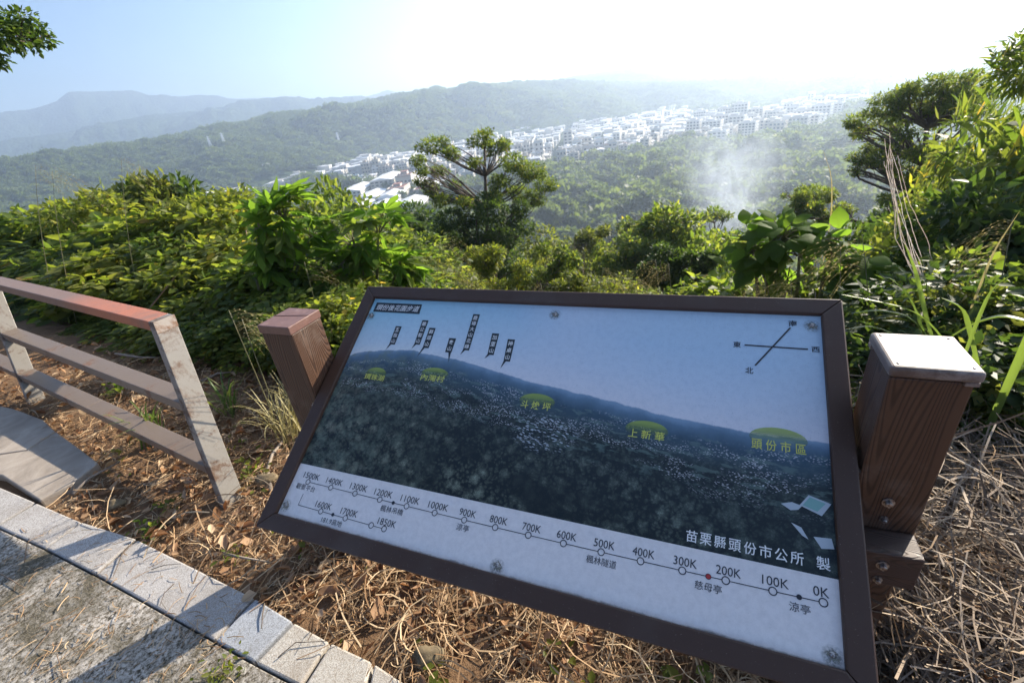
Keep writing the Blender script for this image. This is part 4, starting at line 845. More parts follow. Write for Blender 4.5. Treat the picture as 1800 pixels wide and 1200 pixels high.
text('1600K', .1570, .0558, .062, .0188, 'ink', .0012, .0); text('1700K', .2560, .0542, .062, .0188, 'ink', .0012, .0); text('1850K', .3940, .0528, .062, .0188, 'ink', .0012, .0); text('181.9高地', .2080, .0178, .077, .0175, 'ink', .0012, .0)
flush_text()
flatpoly('printed_roof', ccw([(1.4522, .3304), (1.4960, .3180), (1.4760, .2880), (1.4330, .3040)]), 'print_pale', .0007); flatpoly('printed_roof', ccw([(1.4540, .3260), (1.4850, .3170), (1.4680, .2960), (1.4390, .3050)]), 'print_green', .0011)
flatpoly('printed_roof', ccw([(1.3953, .3005), (1.4180, .3080), (1.4380, .3030), (1.4300, .2930), (1.4150, .2890)]), 'print_pale', .0007); flatpoly('printed_roof', ccw([(1.4150, .262), (1.4350, .255), (1.4480, .232), (1.4360, .238)]), 'print_pale', .0007); flatpoly('printed_roof', ccw([(1.4580, .240), (1.4920, .243), (1.4960, .222), (1.4720, .218)]), 'print_pale', .0007)
# dirt stains around the fixings, screws
k = NB('stain'); v = k.coord('Object'); sx = k.n('ShaderNodeSeparateXYZ', {0: v}); rr = k.math('SQRT', k.math('ADD', k.math('POWER', sx.outputs[0], 2.), k.math('POWER', sx.outputs[1], 2.)))
m_ = k.math('MULTIPLY', k.ramp(k.math('DIVIDE', rr, .022), [(.3, 1.), (1., 0.)]), k.ramp(k.noise(v, 130, 5, .7), [(.40, 0.), (.56, 1.)]))
sb = k.pbr(k.ramp(k.noise(v, 60, 4, .7), [(.35, (.09, .08, .055)), (.7, (.30, .28, .22))]), .8); tr_ = k.n('ShaderNodeBsdfTransparent'); mx = k.n('ShaderNodeMixShader', {0: m_}); k.t.links.new(tr_.outputs[0], mx.inputs[1]); k.t.links.new(sb.outputs[0], mx.inputs[2]); M['stain'] = k.fin(mx)
for (x, y, s) in ((.7465, .7924, 1.), (1.4779, .7953, 1.), (.0173, .7484, .8), (.7517, .0200, 1.1), (.0170, .0310, 1.2), (1.4806, .0210, 1.2)):
    pchild('stain', mesh('stain', [(-.022 * s, -.022 * s, 0), (.022 * s, -.022 * s, 0), (.022 * s, .022 * s, 0), (-.022 * s, .022 * s, 0)], [(0, 1, 2, 3)], M['stain']), pan, (x, y - .003, .0022))
    b = MB(); b.tube([(0, 0, 0), (0, 0, .0022), (0, 0, .004)], [.0062, .0062, .0035], 12); b.tube([(0, 0, .0035), (0, 0, .0046)], [.0022, .0018], 6)
    pchild('screw', mesh('screw', b.v, b.f, M['metal'], True), pan, (x, y, .0008))
# posts, caps, crossbeam, bolts: in the sign's own upright axes (x along the panel, y away from the path)
def S(px_, py_): return np.array([(px_ - .05) * ex[0] + (py_ - 1.155) * ex[1], (px_ - .05) * ey[0] + (py_ - 1.155) * ey[1]])
for idx, (X_, Y_, lab) in enumerate([(-.756, 1.51, 'left timber post with brown cap'), (.856, .803, 'right timber post with pale weathered cap')]):
    c = S(X_, Y_); hw = .0695
    p = obj('post', mesh('post', boxv(-hw, hw, -hw, hw, -.3 + (0 if idx else -.1), 1.0), BOXF, M['timber']), sgn, (c[0], c[1], 0)); p['label'] = lab; bevel(p, .004, 2)
    if idx == 0:
        cp_ = obj('post_cap', mesh('post_cap', boxv(-.071, .071, -.074, .074, 0, .030), BOXF, M['cap_brown']), p, (0, 0, 1.0)); bevel(cp_, .003, 2)
        rd = obj('cap_ridge', mesh('cap_ridge', boxv(-.071, .071, -.0015, .0015, 0, .0015), BOXF, M['cap_brown']), p, (.0, .012, 1.0302)); rd.rotation_euler = (0, 0, R(8))
    else:
        cp_ = obj('post_cap', mesh('post_cap', boxv(-.076, .076, -.082, .076, 0, .026), BOXF, M['cap_pale']), p, (0, 0, 1.006)); bevel(cp_, .008, 3)
        col_ = obj('cap_collar', mesh('cap_collar', boxv(-.062, .062, -.062, .062, 0, .0058), BOXF, M['timber_x']), p, (0, 0, 1.0002))
        for sx_, sy_ in ((-1, 1), (1, -1), (1, 1)):
            t_ = obj('cap_clip', mesh('cap_clip', boxv(-.012, .012, -.010, .010, -.010, .0), BOXF, M['cap_pale']), p, (sx_ * .062, sy_ * .0665, 1.0055)); bevel(t_, .002)
        for sx_, sy_ in ((-1, -1), (1, -1), (1, 1), (-1, 1)):
            b = MB(); b.tube([(0, 0, 0), (0, 0, .0012)], [.0032, .0028], 8); obj('screw', mesh('screw', b.v, b.f, M['metal'], True), cp_, (sx_ * .060, -.003 + sy_ * .062, .0262))
def bolt(par, x, y, z, r=.013):
    b = MB(); b.tube([(0, 0, 0), (0, -.0025, 0)], r, 20); hx = MB(); hx.tube([(0, 0, 0), (0, -.009, 0)], r * .62, 6)
    o = obj('bolt', mesh('bolt', b.v, b.f, M['metal'], False), par, (x, y, z)); o2 = obj('bolt_head', mesh('bolt_head', hx.v, hx.f, M['metal']), o, (0, -.0025, 0)); bevel(o2, .001, 1)
cR = S(.856, .803); cL = S(-.756, 1.51)
bolt(sgn, cR[0] - .001, cR[1] - .0705, .660); bolt(sgn, cR[0] + .001, cR[1] - .0705, .606, .009)
beam_y = cR[1] - .0705 - .078
bm_ = obj('crossbeam', mesh('crossbeam', boxv(-.5 * (cR[0] - cL[0]) - .06, .5 * (cR[0] - cL[0]) + .067, 0, .076, .470, .575), BOXF, M['timber_x']), sgn, ((cR[0] + cL[0]) / 2, beam_y, 0)); bevel(bm_, .004)
bolt(sgn, cR[0] - .006, beam_y - .0005, .537); bolt(sgn, cR[0] - .006, beam_y - .0005, .487, .010)
for fx in (-.55, 0, .55):
    zt = .759 + ((beam_y + .038 + (1.155 * ey[1] + .05 * ey[0]) - 1.010) * math.tan(TB_)) - .062
    b = obj('support_block', mesh('support_block', boxv(-.03, .03, -.030, .030, .576, max(.60, zt)), BOXF, M['timber_x']), sgn, ((cR[0] + cL[0]) / 2 + fx, beam_y + .038, 0))
for c, s_ in ((cL, 1), (cR, -1)):
    b = obj('side_cleat', mesh('side_cleat', boxv(-.012, .012, -.05, .05, .70, .76), BOXF, M['timber_x']), sgn, (c[0] + s_ * .084, c[1] - .03, -.015)); 
bolt(sgn, cL[0] + .055, cL[1] - .071, .72, .008)
# ------------------------------------------------------------------ near shrubs
RG = 'shrubs in the thicket on the right'; HG = 'low green herbs between the litter and the thicket'
def shrub_mesh(nclump, leaf, kind, mat, n_each, ratio=.5, stems=9, open_=.0):
    cs, rs = [], []
    for i in range(nclump):
        a = rng.uniform(0, 6.283); zz = rng.random() ** .8; q = math.sqrt(rng.random()) * .46 * math.sqrt(max(.05, 1 - (zz * .85) ** 2.2))
        cs.append((math.cos(a) * q, math.sin(a) * q, .10 + zz * .80)); rs.append(rng.uniform(.11, .19))
    fm = foliage('foliage', cs, rs, n_each, leaf, kind, mat, flat=.85, ratio=ratio, shell=.3, upb=.0)
    mb = MB()
    for c in cs[:stems]: mb.tube(branch_path((rng.normal() * .04, rng.normal() * .04, -.1), c, .12, 4), [.012, .009, .006, .003], 4, cap=False)
    return fm, mesh('stems', mb.v, mb.f, M['twig'])
SV = {'green': shrub_mesh(28, .078, 'ovate', M['leaf_mix'], 125, ratio=.62), 'green2': shrub_mesh(26, .062, 'ovate', M['leaf_mix'], 150, ratio=.6), 'bright': shrub_mesh(26, .066, 'ovate', M['leaf_yellow'], 130, ratio=.6), 'dark': shrub_mesh(26, .07, 'simple', M['leaf_dark'], 190),
      'olive': shrub_mesh(24, .065, 'simple', M['leaf_olive'], 200), 'fine': shrub_mesh(26, .055, 'simple', M['leaf_yellow'], 230), 'bamboo': shrub_mesh(30, .075, 'lance', M['bamboo'], 260, ratio=.15), 'long': shrub_mesh(22, .12, 'lance', M['leaf_mix'], 110, ratio=.25)}
def shrub(kind, px, py, r, width, label, group=None, name='shrub', cat='shrub', hmin=.25):
    a_, _ = azel(px, py); Df = math.sin(a_) * SLN[0] + math.cos(a_) * SLN[1]
    if Df > 0:
        r0_ = r; el_ = math.tan(azel(px, py)[1])
        while r < 16 and (Df * r < (2.0 if name != 'herb' else 1.75) + .42 * width * r / r0_ or (CAMH + el_ * r > (.42 if px < 760 else .6) * (Df * r - .25 * width * r / r0_ - 1.0) and name != 'herb')): r += .1
        width *= min(1.45, r / r0_)
    t = atr(px, py, r); g = float(ground_z(t[0], t[1])) - .03; h = max(hmin, t[2] - g)
    if group == LG:
        zone = next(s for lim, s in ((0, 'beyond the left edge'), (60, 'at the left edge'), (130, 'behind the second railing post'), (205, 'behind the left part of the top rail'), (290, 'behind the rusty part of the top rail'), (360, 'behind the railing corner'), (430, 'between railing and left sign post'), (520, 'above the brown post cap'), (620, 'between the left sign post and the sign'), (9999, 'at the top left corner of the sign')) if px < lim)
        label = label.split(' in the thicket')[0] + (' on the thicket skyline, ' if py < 400 else ' halfway up the thicket, ' if py < 475 else ' low in the thicket, ') + zone
    elif group == RG:
        zone = next(s for lim, s in ((1560, 'nearest the sign corner'), (1620, 'behind the dry vine bundle'), (1680, 'right of the dry vine bundle'), (1735, 'left of the pale straight stalk'), (1800, 'by the right edge'), (9999, 'cut by the right edge')) if px < lim)
        label = label.split(' in the right')[0] + (' topping the right thicket, ' if py < 260 else ' high in the right thicket, ' if py < 350 else ' halfway up the right thicket, ' if py < 460 else ' low in the right thicket, ' if py < 600 else ' at the foot of the right thicket, ') + zone
    elif group == HG:
        zone = next(s for lim, s in ((80, 'at the left edge'), (150, 'seen behind the second railing post'), (215, 'seen over the middle rail'), (270, 'below the rusty part of the top rail'), (350, 'right behind the railing corner'), (430, 'just right of the railing'), (500, 'left of the brown post cap'), (570, 'behind the brown post cap'), (605, 'touching the left sign post'), (625, 'beside the sign frame'), (9999, 'near the upper left frame corner')) if px < lim)
        label = label.split(' at the foot')[0] + (' at the thicket edge, ' if py < 590 else ' amid the litter, ') + zone
    e = empty(name, (t[0], t[1], g), label, cat, group, rng.uniform(0, 6.28)); e.scale = (width, width, h)
    obj('stems', SV[kind][1], e); obj('foliage', SV[kind][0], e); return e
LG = 'shrubs in the thicket behind the railing'
KL = {'green': 'leafy green shrub in the thicket behind the railing', 'green2': 'small leaved shrub in the thicket behind the railing', 'bright': 'sunlit yellow green shrub in the thicket behind the railing', 'long': 'narrow leaved green shrub in the thicket behind the railing', 'dark': 'dark shrub in the thicket behind the railing', 'fine': 'fine leaved yellow green shrub in the thicket behind the railing', 'olive': 'olive shrub in the thicket behind the railing', 'bamboo': 'bamboo clump in the thicket'}
# back row: its tops draw the skyline of the thicket
for px, py, r, wd, kd in [(-60, 375, 6.5, 2.2, 'green'), (20, 385, 6., 2., 'bright'), (75, 365, 6.8, 2., 'green'), (120, 352, 7.5, 2.2, 'green2'), (200, 372, 6.5, 1.9, 'green'), (262, 366, 7.2, 2., 'bright'), (325, 352, 8., 2.2, 'fine'), (385, 342, 8.4, 2.1, 'fine'), (415, 360, 7., 1.8, 'bright'), (480, 352, 8.6, 2., 'fine'), (530, 375, 7.4, 1.9, 'green2'), (590, 345, 8.5, 2., 'green2'), (640, 392, 7.5, 1.9, 'green'), (700, 425, 6.5, 1.8, 'green2'),
                          (40, 430, 5., 1.7, 'green'), (110, 420, 5.2, 1.7, 'long'), (180, 415, 5.4, 1.8, 'green'), (250, 425, 5., 1.6, 'bright'), (320, 410, 5.6, 1.7, 'green2'), (375, 430, 5., 1.6, 'bright'), (440, 440, 5.2, 1.5, 'green'), (520, 445, 5., 1.6, 'dark'), (600, 455, 5., 1.6, 'green'), (680, 470, 4.9, 1.5, 'green'), (740, 470, 5.6, 1.5, 'olive'),
                          (-20, 470, 4.4, 1.3, 'long'), (60, 480, 4.3, 1.3, 'green'), (140, 478, 4.2, 1.3, 'long'), (215, 485, 4.1, 1.3, 'green'), (285, 478, 4.2, 1.3, 'bright'), (350, 490, 4., 1.2, 'green2'), (420, 490, 4., 1.2, 'bright'), (500, 495, 3.9, 1.2, 'green2'), (575, 498, 3.8, 1.2, 'green2'), (640, 505, 3.8, 1.2, 'bright'), (20, 535, 3.8, 1., 'green')]:
    shrub(kd, px, py, r, wd, KL[kd], LG)
# low herbs at the foot of the thicket
HG = 'low green herbs between the litter and the thicket'
for px, py, r, wd, kd in [(40, 560, 3.9, .7, 'green'), (110, 556, 3.5, .7, 'bright'), (175, 548, 3.4, .8, 'long'), (245, 545, 3.3, .8, 'green'), (330, 540, 3.2, .8, 'bright'), (400, 545, 3.05, .75, 'green2'), (455, 550, 2.9, .7, 'bright'), (530, 530, 3.0, .8, 'green2'), (600, 530, 3.0, .8, 'bright'), (640, 545, 2.7, .7, 'green'), (90, 600, 3.1, .5, 'long'), (180, 605, 2.9, .45, 'green'), (590, 575, 2.5, .6, 'green2'), (235, 600, 2.75, .4, 'long'), (290, 590, 2.7, .4, 'bright'), (610, 610, 2.3, .5, 'bright')]:
    shrub(kd, px, py, r, wd, {'green': 'low leafy herb', 'green2': 'low small leaved herb', 'bright': 'low yellow green herb', 'long': 'low narrow leaved herb'}[kd] + ' at the foot of the thicket', HG, 'herb', 'herb', .12)
# middle, right behind the sign
for px, py, r, wd, kd, lb in [(1070, 505, 5.5, 1.3, 'fine', 'pale grassy bush behind the sign, right of its middle'), (1230, 415, 9., 1.6, 'green2', 'taller green bush behind the two dark bushes'), (790, 485, 5.2, 1.2, 'olive', 'olive bush beside the dry grass tuft'), (730, 500, 4.2, 1., 'green', 'leafy bush left of the dry grass tuft'), (1280, 475, 4.6, 1.3, 'green', 'leafy bush under the left end of the broad leaved plant'),
                              (1400, 485, 4.0, 1.3, 'green', 'leafy bush under the broad leaved plant'), (1480, 475, 4.6, 1.3, 'bright', 'yellow green bush under the drooping seed heads'), (1180, 500, 4.6, 1.1, 'green2', 'low green bush under the two dark bushes')]:
    shrub(kd, px, py, r, wd, lb)
# right hand thicket
RG = 'shrubs in the thicket on the right'
RL = {'bamboo': 'pale bamboo in the right hand thicket', 'green2': 'green shrub in the right hand thicket', 'dark': 'dark shrub in the right hand thicket', 'bright': 'yellow green shrub in the right hand thicket', 'olive': 'olive shrub in the right hand thicket', 'fine': 'fine leaved shrub in the right hand thicket', 'green': 'leafy shrub in the right hand thicket', 'long': 'narrow leaved shrub in the right hand thicket'}
for px, py, r, wd, kd in [(1690, 262, 8., .9, 'fine'), (1735, 225, 7.2, 1.1, 'bamboo'), (1775, 240, 6.2, 1.1, 'bamboo'), (1810, 190, 5.6, 1.4, 'bamboo'), (1880, 190, 5.4, 1.6, 'long'), (1545, 400, 7.5, 1.2, 'dark'), (1600, 395, 7., 1.2, 'dark'), (1670, 330, 6., 1.2, 'fine'), (1725, 330, 5.2, 1.1, 'olive'), (1790, 300, 4.6, 1.3, 'bamboo'), (1860, 320, 4.4, 1.4, 'dark'), (1570, 450, 5.4, 1.1, 'dark'), (1650, 430, 4.6, 1.1, 'bright'), (1705, 440, 4.1, 1.1, 'dark'), (1775, 430, 3.7, 1.1, 'green2'), (1600, 520, 3.6, 1.1, 'green2'), (1530, 520, 3.6, 1.2, 'fine'),
                          (1670, 530, 3., 1.1, 'dark'), (1750, 540, 2.7, 1., 'olive'), (1830, 520, 2.6, 1.1, 'dark'), (1500, 560, 3.2, 1., 'fine'), (1510, 620, 2.6, .7, 'bright'), (1790, 620, 2.4, .7, 'green2'), (1500, 680, 2.3, .5, 'fine'), (1760, 680, 2.2, .5, 'dark')]:
    shrub(kd, px, py, r, wd, RL[kd], RG)
# small broadleaf trees standing just above the left thicket
for px, py, r, wd, kd, lb in [(195, 314, 11., 2.2, 'olive', 'small round bush with reddish tips at the left, rising above the thicket'), (262, 322, 11., 1.9, 'dark', 'dark leafy bush next to the round bush on the left'), (590, 308, 14., 1.9, 'green2', 'broad leafy tree top above the lobed leaf plants'), (150, 345, 10, 2., 'fine', 'pale bush behind the left thicket')]:
    shrub(kd, px, py, r, wd, lb, None, 'bush', 'bush')

# ------------------------------------------------------------------ the two big feathery trees and the small one, clump by clump
def feathery(name, r, clumps, trunk, label, mat, leaf=.11, n_each=520, flatv=.72, r0=.11, kind='simple', wmat='bark', ratio=.3, cat='tree', shell=.35):
    sc_ = r / FPX
    P = []; rs = []
    for (px, py, rad) in clumps:
        dr = rng.uniform(-.9, .9) * r * .06; P.append(atr(px, py, r + dr)); rs.append(rad * np.linalg.norm(P[-1] - CAM) / FPX * (.84 if cat != 'tree' else .74))
    if cat == 'tree' and name == 'tree' and shell < .5:
        for p_, r_ in list(zip(P, rs)):
            for u in range(3): P.append(p_ + rdir(1)[0] * r_ * np.array([1.1, 1.1, .6])); rs.append(r_ * rng.uniform(.35, .6))
    tp = [atr(px, py, r) for px, py in trunk]; b0 = tp[0].copy(); b0[2] = float(ground_z(b0[0], b0[1])) - .2 if wmat != 'x' else b0[2]
    base = np.array([tp[0][0], tp[0][1], b0[2]])
    fm = foliage('crown', [p - base for p in P], rs, n_each, leaf, kind, mat, flat=flatv, upb=.6, ratio=ratio, shell=shell)
    mb = MB(); path = [np.zeros(3)] + [p - base for p in tp]; mb.tube(path, np.linspace(r0, r0 * .35, len(path)), 8)
    for p in P:
        q = p - base; j = min(range(1, len(path)), key=lambda i: np.linalg.norm(path[i] - q) + max(0, path[i][2] - q[2] + .45 * np.linalg.norm((path[i] - q)[:2])) * 3)
        mb.tube(branch_path(path[j], q, .12, 5), [r0 * .34, r0 * .26, r0 * .2, r0 * .13, r0 * .05], 5, cap=False)
        for u in range(3):
            e_ = q + rdir(1)[0] * rs[0] * .7; mb.tube([q + (path[j] - q) * .25, e_], [r0 * .1, r0 * .03], 3, cap=False)
    t = empty(name, tuple(base), label, cat); obj('crown', fm, t); obj('trunk', mesh('trunk', mb.v, mb.f, M[wmat], True), t); return t
feathery('tree', 15., [(760, 256, 27), (733, 282, 16), (795, 272, 18), (742, 300, 14), (848, 243, 24), (868, 262, 20), (885, 256, 18), (832, 285, 16), (900, 284, 28), (935, 300, 28), (955, 325, 22), (880, 318, 22), (915, 340, 26), (948, 352, 18), (770, 300, 16), (757, 330, 20), (740, 318, 12), (800, 325, 13), (775, 352, 22), (815, 352, 14), (870, 345, 20)],
         [(858, 430), (855, 370), (853, 310), (852, 262)], 'feathery umbrella crowned tree standing alone in front of the town', M['leaf_mix'], leaf=.095, n_each=170, r0=.09, flatv=.62, ratio=.4)
feathery('tree', 14., [(790, 385, 30), (825, 375, 32), (865, 372, 34), (900, 385, 30), (800, 415, 32), (840, 410, 38), (880, 415, 30), (825, 445, 30), (860, 440, 26), (915, 365, 20), (925, 400, 20), (850, 350, 20), (775, 400, 18)],
         [(845, 470), (843, 430)], 'dense vine covered tree below the feathery crown', M['leaf_dark'], leaf=.10, n_each=900, ratio=.5, r0=.1, shell=.6)
feathery('tree', 14., [(1527, 212, 24), (1512, 235, 15), (1560, 188, 26), (1595, 168, 28), (1632, 152, 26), (1668, 146, 26), (1702, 150, 26), (1730, 165, 18), (1600, 200, 24), (1645, 185, 26), (1690, 180, 24), (1722, 190, 16), (1568, 218, 16), (1575, 245, 14), (1548, 255, 20), (1590, 235, 14), (1515, 280, 17), (1545, 278, 20), (1505, 302, 11), (1580, 262, 18), (1640, 215, 18), (1700, 205, 12), (1610, 270, 20), (1590, 300, 22), (1625, 310, 24), (1655, 285, 22), (1600, 345, 24), (1640, 350, 22), (1560, 350, 14), (1670, 330, 24)],
         [(1622, 410), (1620, 350), (1622, 290), (1630, 225)], 'large feathery tree with an arching crown at the right', M['leaf_mix'], leaf=.085, n_each=210, r0=.12, flatv=.6, ratio=.35)
feathery('tree', 15., [(1430, 340, 21), (1408, 350, 16), (1456, 343, 15), (1394, 368, 14), (1425, 368, 17), (1482, 368, 14), (1462, 378, 12), (1400, 388, 12), (1440, 392, 12), (1378, 345, 4)],
         [(1545, 400), (1500, 388), (1450, 385), (1435, 365)], 'small round crowned tree leaning left beside the large feathery tree', M['leaf_mix'], leaf=.10, n_each=190, r0=.07)
feathery('tree', 22., [(1255, 375, 16), (1240, 382, 10), (1272, 380, 10)], [(1258, 420), (1256, 392)], 'tiny umbrella tree at the foot of the smoke', M['leaf_mix'], leaf=.18, n_each=70, r0=.07)
def mound(px, py, rx, ry, r, n, mat, leaf, each, label, kind='simple', ratio=.5, name='bush'):
    cl = []
    for i in range(n):
        a_ = rng.uniform(0, 6.28); q = math.sqrt(rng.random()); cl.append((px + math.cos(a_) * q * rx, py + math.sin(a_) * q * ry, rx * rng.uniform(.24, .40)))
    feathery(name, r, cl, [(px, py + ry * 1.6), (px, py + ry * .5)], label, mat, leaf=leaf, n_each=each, r0=.05, ratio=ratio, kind=kind, cat='bush', shell=.7, flatv=.8)
mound(872, 475, 52, 42, 9., 20, M['leaf_yellow'], .075, 420, 'rounded yellow green bush below the vine covered tree')
mound(975, 465, 40, 34, 9.5, 16, M['leaf_mix'], .085, 330, 'light green bush to the right of the rounded yellow green bush')
mound(1010, 505, 45, 20, 6., 12, M['leaf_olive'], .06, 330, 'low olive bush just over the middle of the sign frame')
mound(1165, 475, 46, 34, 8.5, 18, M['leaf_dark'], .08, 420, 'dark bush behind the sign between the bare trees and the broad leaved plant')
mound(1222, 470, 36, 34, 8., 14, M['leaf_dark'], .08, 420, 'second dark bush, touching the broad leaved plant')
mound(1095, 455, 50, 30, 13., 16, M['leaf_mix'], .12, 300, 'broad leafy bush at the foot of the bare trees')
mound(1045, 420, 30, 24, 19., 12, M['leaf_olive'], .16, 260, 'round olive tree top behind the bare trees', name='treetop')
mound(1120, 405, 34, 22, 24., 12, M['leaf_mix'], .18, 260, 'round green tree top in the hollow below the smoke', name='treetop')
mound(820, 500, 34, 24, 6.5, 12, M['leaf_olive'], .06, 300, 'small olive bush left of the rounded yellow green bush')
mound(640, 410, 30, 20, 13., 10, M['leaf_dark'], .11, 260, 'dark treetop in the gap between the lobed leaf plants and the vine covered tree', name='treetop')
mound(725, 410, 26, 34, 16., 12, M['leaf_dark'], .12, 260, 'shaded treetop left of the vine covered tree', name='treetop')
mound(228, 350, 34, 22, 13., 10, M['leaf_olive'], .12, 260, 'spreading treetop just right of the round bush on the left', name='treetop')
# bare branched trees on the slope
def bare(px, py0, py1, r, wpx, label):
    a, b = atr(px, py0, r), atr(px, py1, r); g = float(ground_z(a[0], a[1])); h = b[2] - g; L = np.linalg.norm(b - CAM) / FPX
    mb = MB()
    def grow(p, d, ln, rad, dep):
        q = p + d * ln; mb.tube(branch_path(p, q, .14, 4), np.linspace(rad, rad * .6, 4), 5 if dep < 2 else 3, cap=False)
        if dep >= 4: return
        for i in range(3 if dep else 4):
            dd = d + rdir(1)[0] * .75; dd[2] = abs(dd[2]) * .9 + .12; dd /= np.linalg.norm(dd); grow(p + (q - p) * rng.uniform(.6, 1), dd, ln * rng.uniform(.55, .78), rad * .5, dep + 1)
    grow(np.array([0, 0, -.2]), np.array([.06, .0, 1.]), h * .42, max(.09, h * .018), 0)
    t = empty('bare_tree', (a[0], a[1], g), label, 'tree'); obj('trunk', mesh('trunk', mb.v, mb.f, M['bark'], True), t)
    tips = [mb.v[i] for i in range(0, len(mb.v), 97)]; obj('sparse_leaves', foliage('sparse_leaves', tips, [.5] * len(tips), 6, .13, 'simple', M['leaf_olive']), t)
bare(1005, 470, 385, 17, 40, 'bare branched tree nearest the vine covered tree'); bare(1075, 450, 372, 22, 50, 'bare branched tree in the middle of the slope'); bare(1130, 445, 378, 24, 50, 'grey bare tree behind the dark bushes'); bare(1168, 440, 355, 26, 60, 'tall bare tree nearest the smoke'); bare(1040, 470, 400, 15, 40, 'low bare tree behind the top of the sign'); bare(705, 420, 375, 12, 20, 'pale dead tree stem left of the vine covered tree')

# ------------------------------------------------------------------ plants with large leaves (each leaf a part)
def lobed_leaf():
    pts = []; L = [1., .82, .82, .62, .62]; A = [0, 42, -42, 88, -88]
    order = sorted(zip(A, L)); out = []
    for i, (a, l) in enumerate(order):
        a_ = R(a); out.append((l * math.cos(a_), l * math.sin(a_), 'tip'))
        wv_ = .16
        if i < len(order) - 1:
            m = R((a + order[i + 1][0]) / 2); out.append((.30 * math.cos(m), .30 * math.sin(m), 'n'))
    # widen each lobe with shoulder points
    ring = [(-.12, -.10)]
    for i, (a, l) in enumerate(order):
        a_ = R(a); c_, s_ = math.cos(a_), math.sin(a_)
        for t, wdt in ((.45, -.13), (.72, -.12)): ring.append((l * t * c_ - l * wdt * -s_ * -1, l * t * s_ + l * wdt * c_))
        ring.append((l * c_, l * s_))
        for t, wdt in ((.72, .12), (.45, .13)): ring.append((l * t * c_ - l * wdt * s_, l * t * s_ + l * wdt * c_))
    ring2 = [(-.12, -.10)]
    for i, (a, l) in enumerate(order):
        a_ = R(a); c_, s_ = math.cos(a_), math.sin(a_)
        for t, wdt in ((.45, -.13), (.72, -.12), (1., 0), (.72, .12), (.45, .13)): ring2.append((l * t * c_ - l * wdt * s_, l * t * s_ + l * wdt * c_))
    ring2.append((-.12, .10))
    v = [(0, 0, 0)] + [(x, y, -.28 * (x * x + y * y) + .05 * math.sin(i * 2.1)) for i, (x, y) in enumerate(ring2)]
    f = [(0, i, i + 1) for i in range(1, len(ring2))] + [(0, len(ring2), 1)]
    return v, f
def broad_leaf(wd=.40, cup=.10):
    st = [(0, 0), (.12, .55), (.32, .95), (.55, .9), (.78, .55), (.92, .2), (1., 0)]; v = []; f = []
    for t, w_ in st:
        z = -.42 * t * t; v += [(t, -wd * w_, z - cup * w_ * .2), (t, -wd * w_ * .5, z + cup * w_ * .25), (t, 0, z - cup * .12 * (w_ > 0)), (t, wd * w_ * .5, z + cup * w_ * .25), (t, wd * w_, z - cup * w_ * .2)]
    for i in range(len(st) - 1):
        for j in range(4): a = i * 5 + j; f.append((a, a + 5, a + 6, a + 1))
    return v, f
lv, lf = lobed_leaf(); LOBE = [mesh('leaf', lv, lf, m_) for m_ in (M['leaf_big'], M['leaf_mix'])]
bv, bf = broad_leaf(); BROAD = [mesh('leaf', bv, bf, m_, True) for m_ in (M['leaf_broad'], M['leaf_big'])]
def big_plant(name, blobs, r, nleaf, size, leaves, label, droop=.5, cat='plant', pet='stem_green', face=.0):
    cx = np.mean([b[0] for b in blobs]); base = atr(cx, 560, r); base[2] = float(ground_z(base[0], base[1])); t = empty(name, tuple(base), label, cat)
    st = MB(); tips = []
    wts = np.array([b[2] ** 2 for b in blobs], float); wts /= wts.sum()
    for i, b in enumerate(blobs):
        c = atr(b[0], b[1] + b[2] * .5, r) - base; st.tube(branch_path((0, 0, -.05), c, .06, 5), [.022, .019, .016, .013, .009], 7); tips.append(c)
    for k_ in range(nleaf):
        b = blobs[rng.choice(len(blobs), p=wts)]; an = rng.uniform(0, 6.28); q = math.sqrt(rng.random()) * b[2]
        p = atr(b[0] + q * math.cos(an), b[1] + q * math.sin(an) * .85, r + rng.uniform(-.5, .5) * b[2] * r / FPX * 1.4) - base
        c = tips[min(range(len(blobs)), key=lambda i: np.linalg.norm(tips[i] - p))]
        out = p - c; out[2] *= .5; out = out + rdir(1)[0] * .08; out /= np.linalg.norm(out) + 1e-6
        ax = Vector(out + np.array([0, 0, -droop * rng.uniform(.2, 1.2)])); ax.normalize(); up_ = Vector((0, 0, 1)) + Vector(rdir(1)[0] * .35)
        y_ = up_.cross(ax).normalized(); z_ = ax.cross(y_); s = size * rng.uniform(.6, 1.2)
        o = obj('leaf', leaves[rng.integers(len(leaves))], t); o.matrix_local = Matrix(((ax[0] * s, y_[0] * s, z_[0] * s, p[0]), (ax[1] * s, y_[1] * s, z_[1] * s, p[1]), (ax[2] * s, y_[2] * s, z_[2] * s, p[2]), (0, 0, 0, 1)))
        st.tube([c + (p - c) * .1, c + (p - c) * .6 + np.array([0, 0, .03]), p], [.005, .004, .003], 4, cap=False)
    st.build('stem', M[pet], t, smooth=True); return t
big_plant('lobed_leaf_plant', [(455, 385, 34), (500, 365, 36), (545, 400, 34), (480, 425, 34), (450, 470, 28), (510, 465, 28)], 4.6, 80, .27, LOBE[:1] + LOBE, 'tall plant with large lobed leaves, left one of the two in the thicket', .35)
big_plant('lobed_leaf_plant', [(620, 410, 38), (665, 395, 34), (600, 445, 34), (650, 455, 38), (700, 455, 34), (720, 485, 24), (640, 500, 28), (590, 490, 26)], 4.4, 100, .26, LOBE[:1] + LOBE, 'tall plant with large lobed leaves near the top left corner of the sign', .35)
big_plant('broad_leaf_plant', [(1325, 425, 38), (1370, 410, 36), (1405, 430, 40), (1340, 460, 36), (1385, 470, 36), (1300, 470, 26)], 3.9, 190, .15, BROAD, 'plant with large oval leaves behind the right half of the sign', .35)
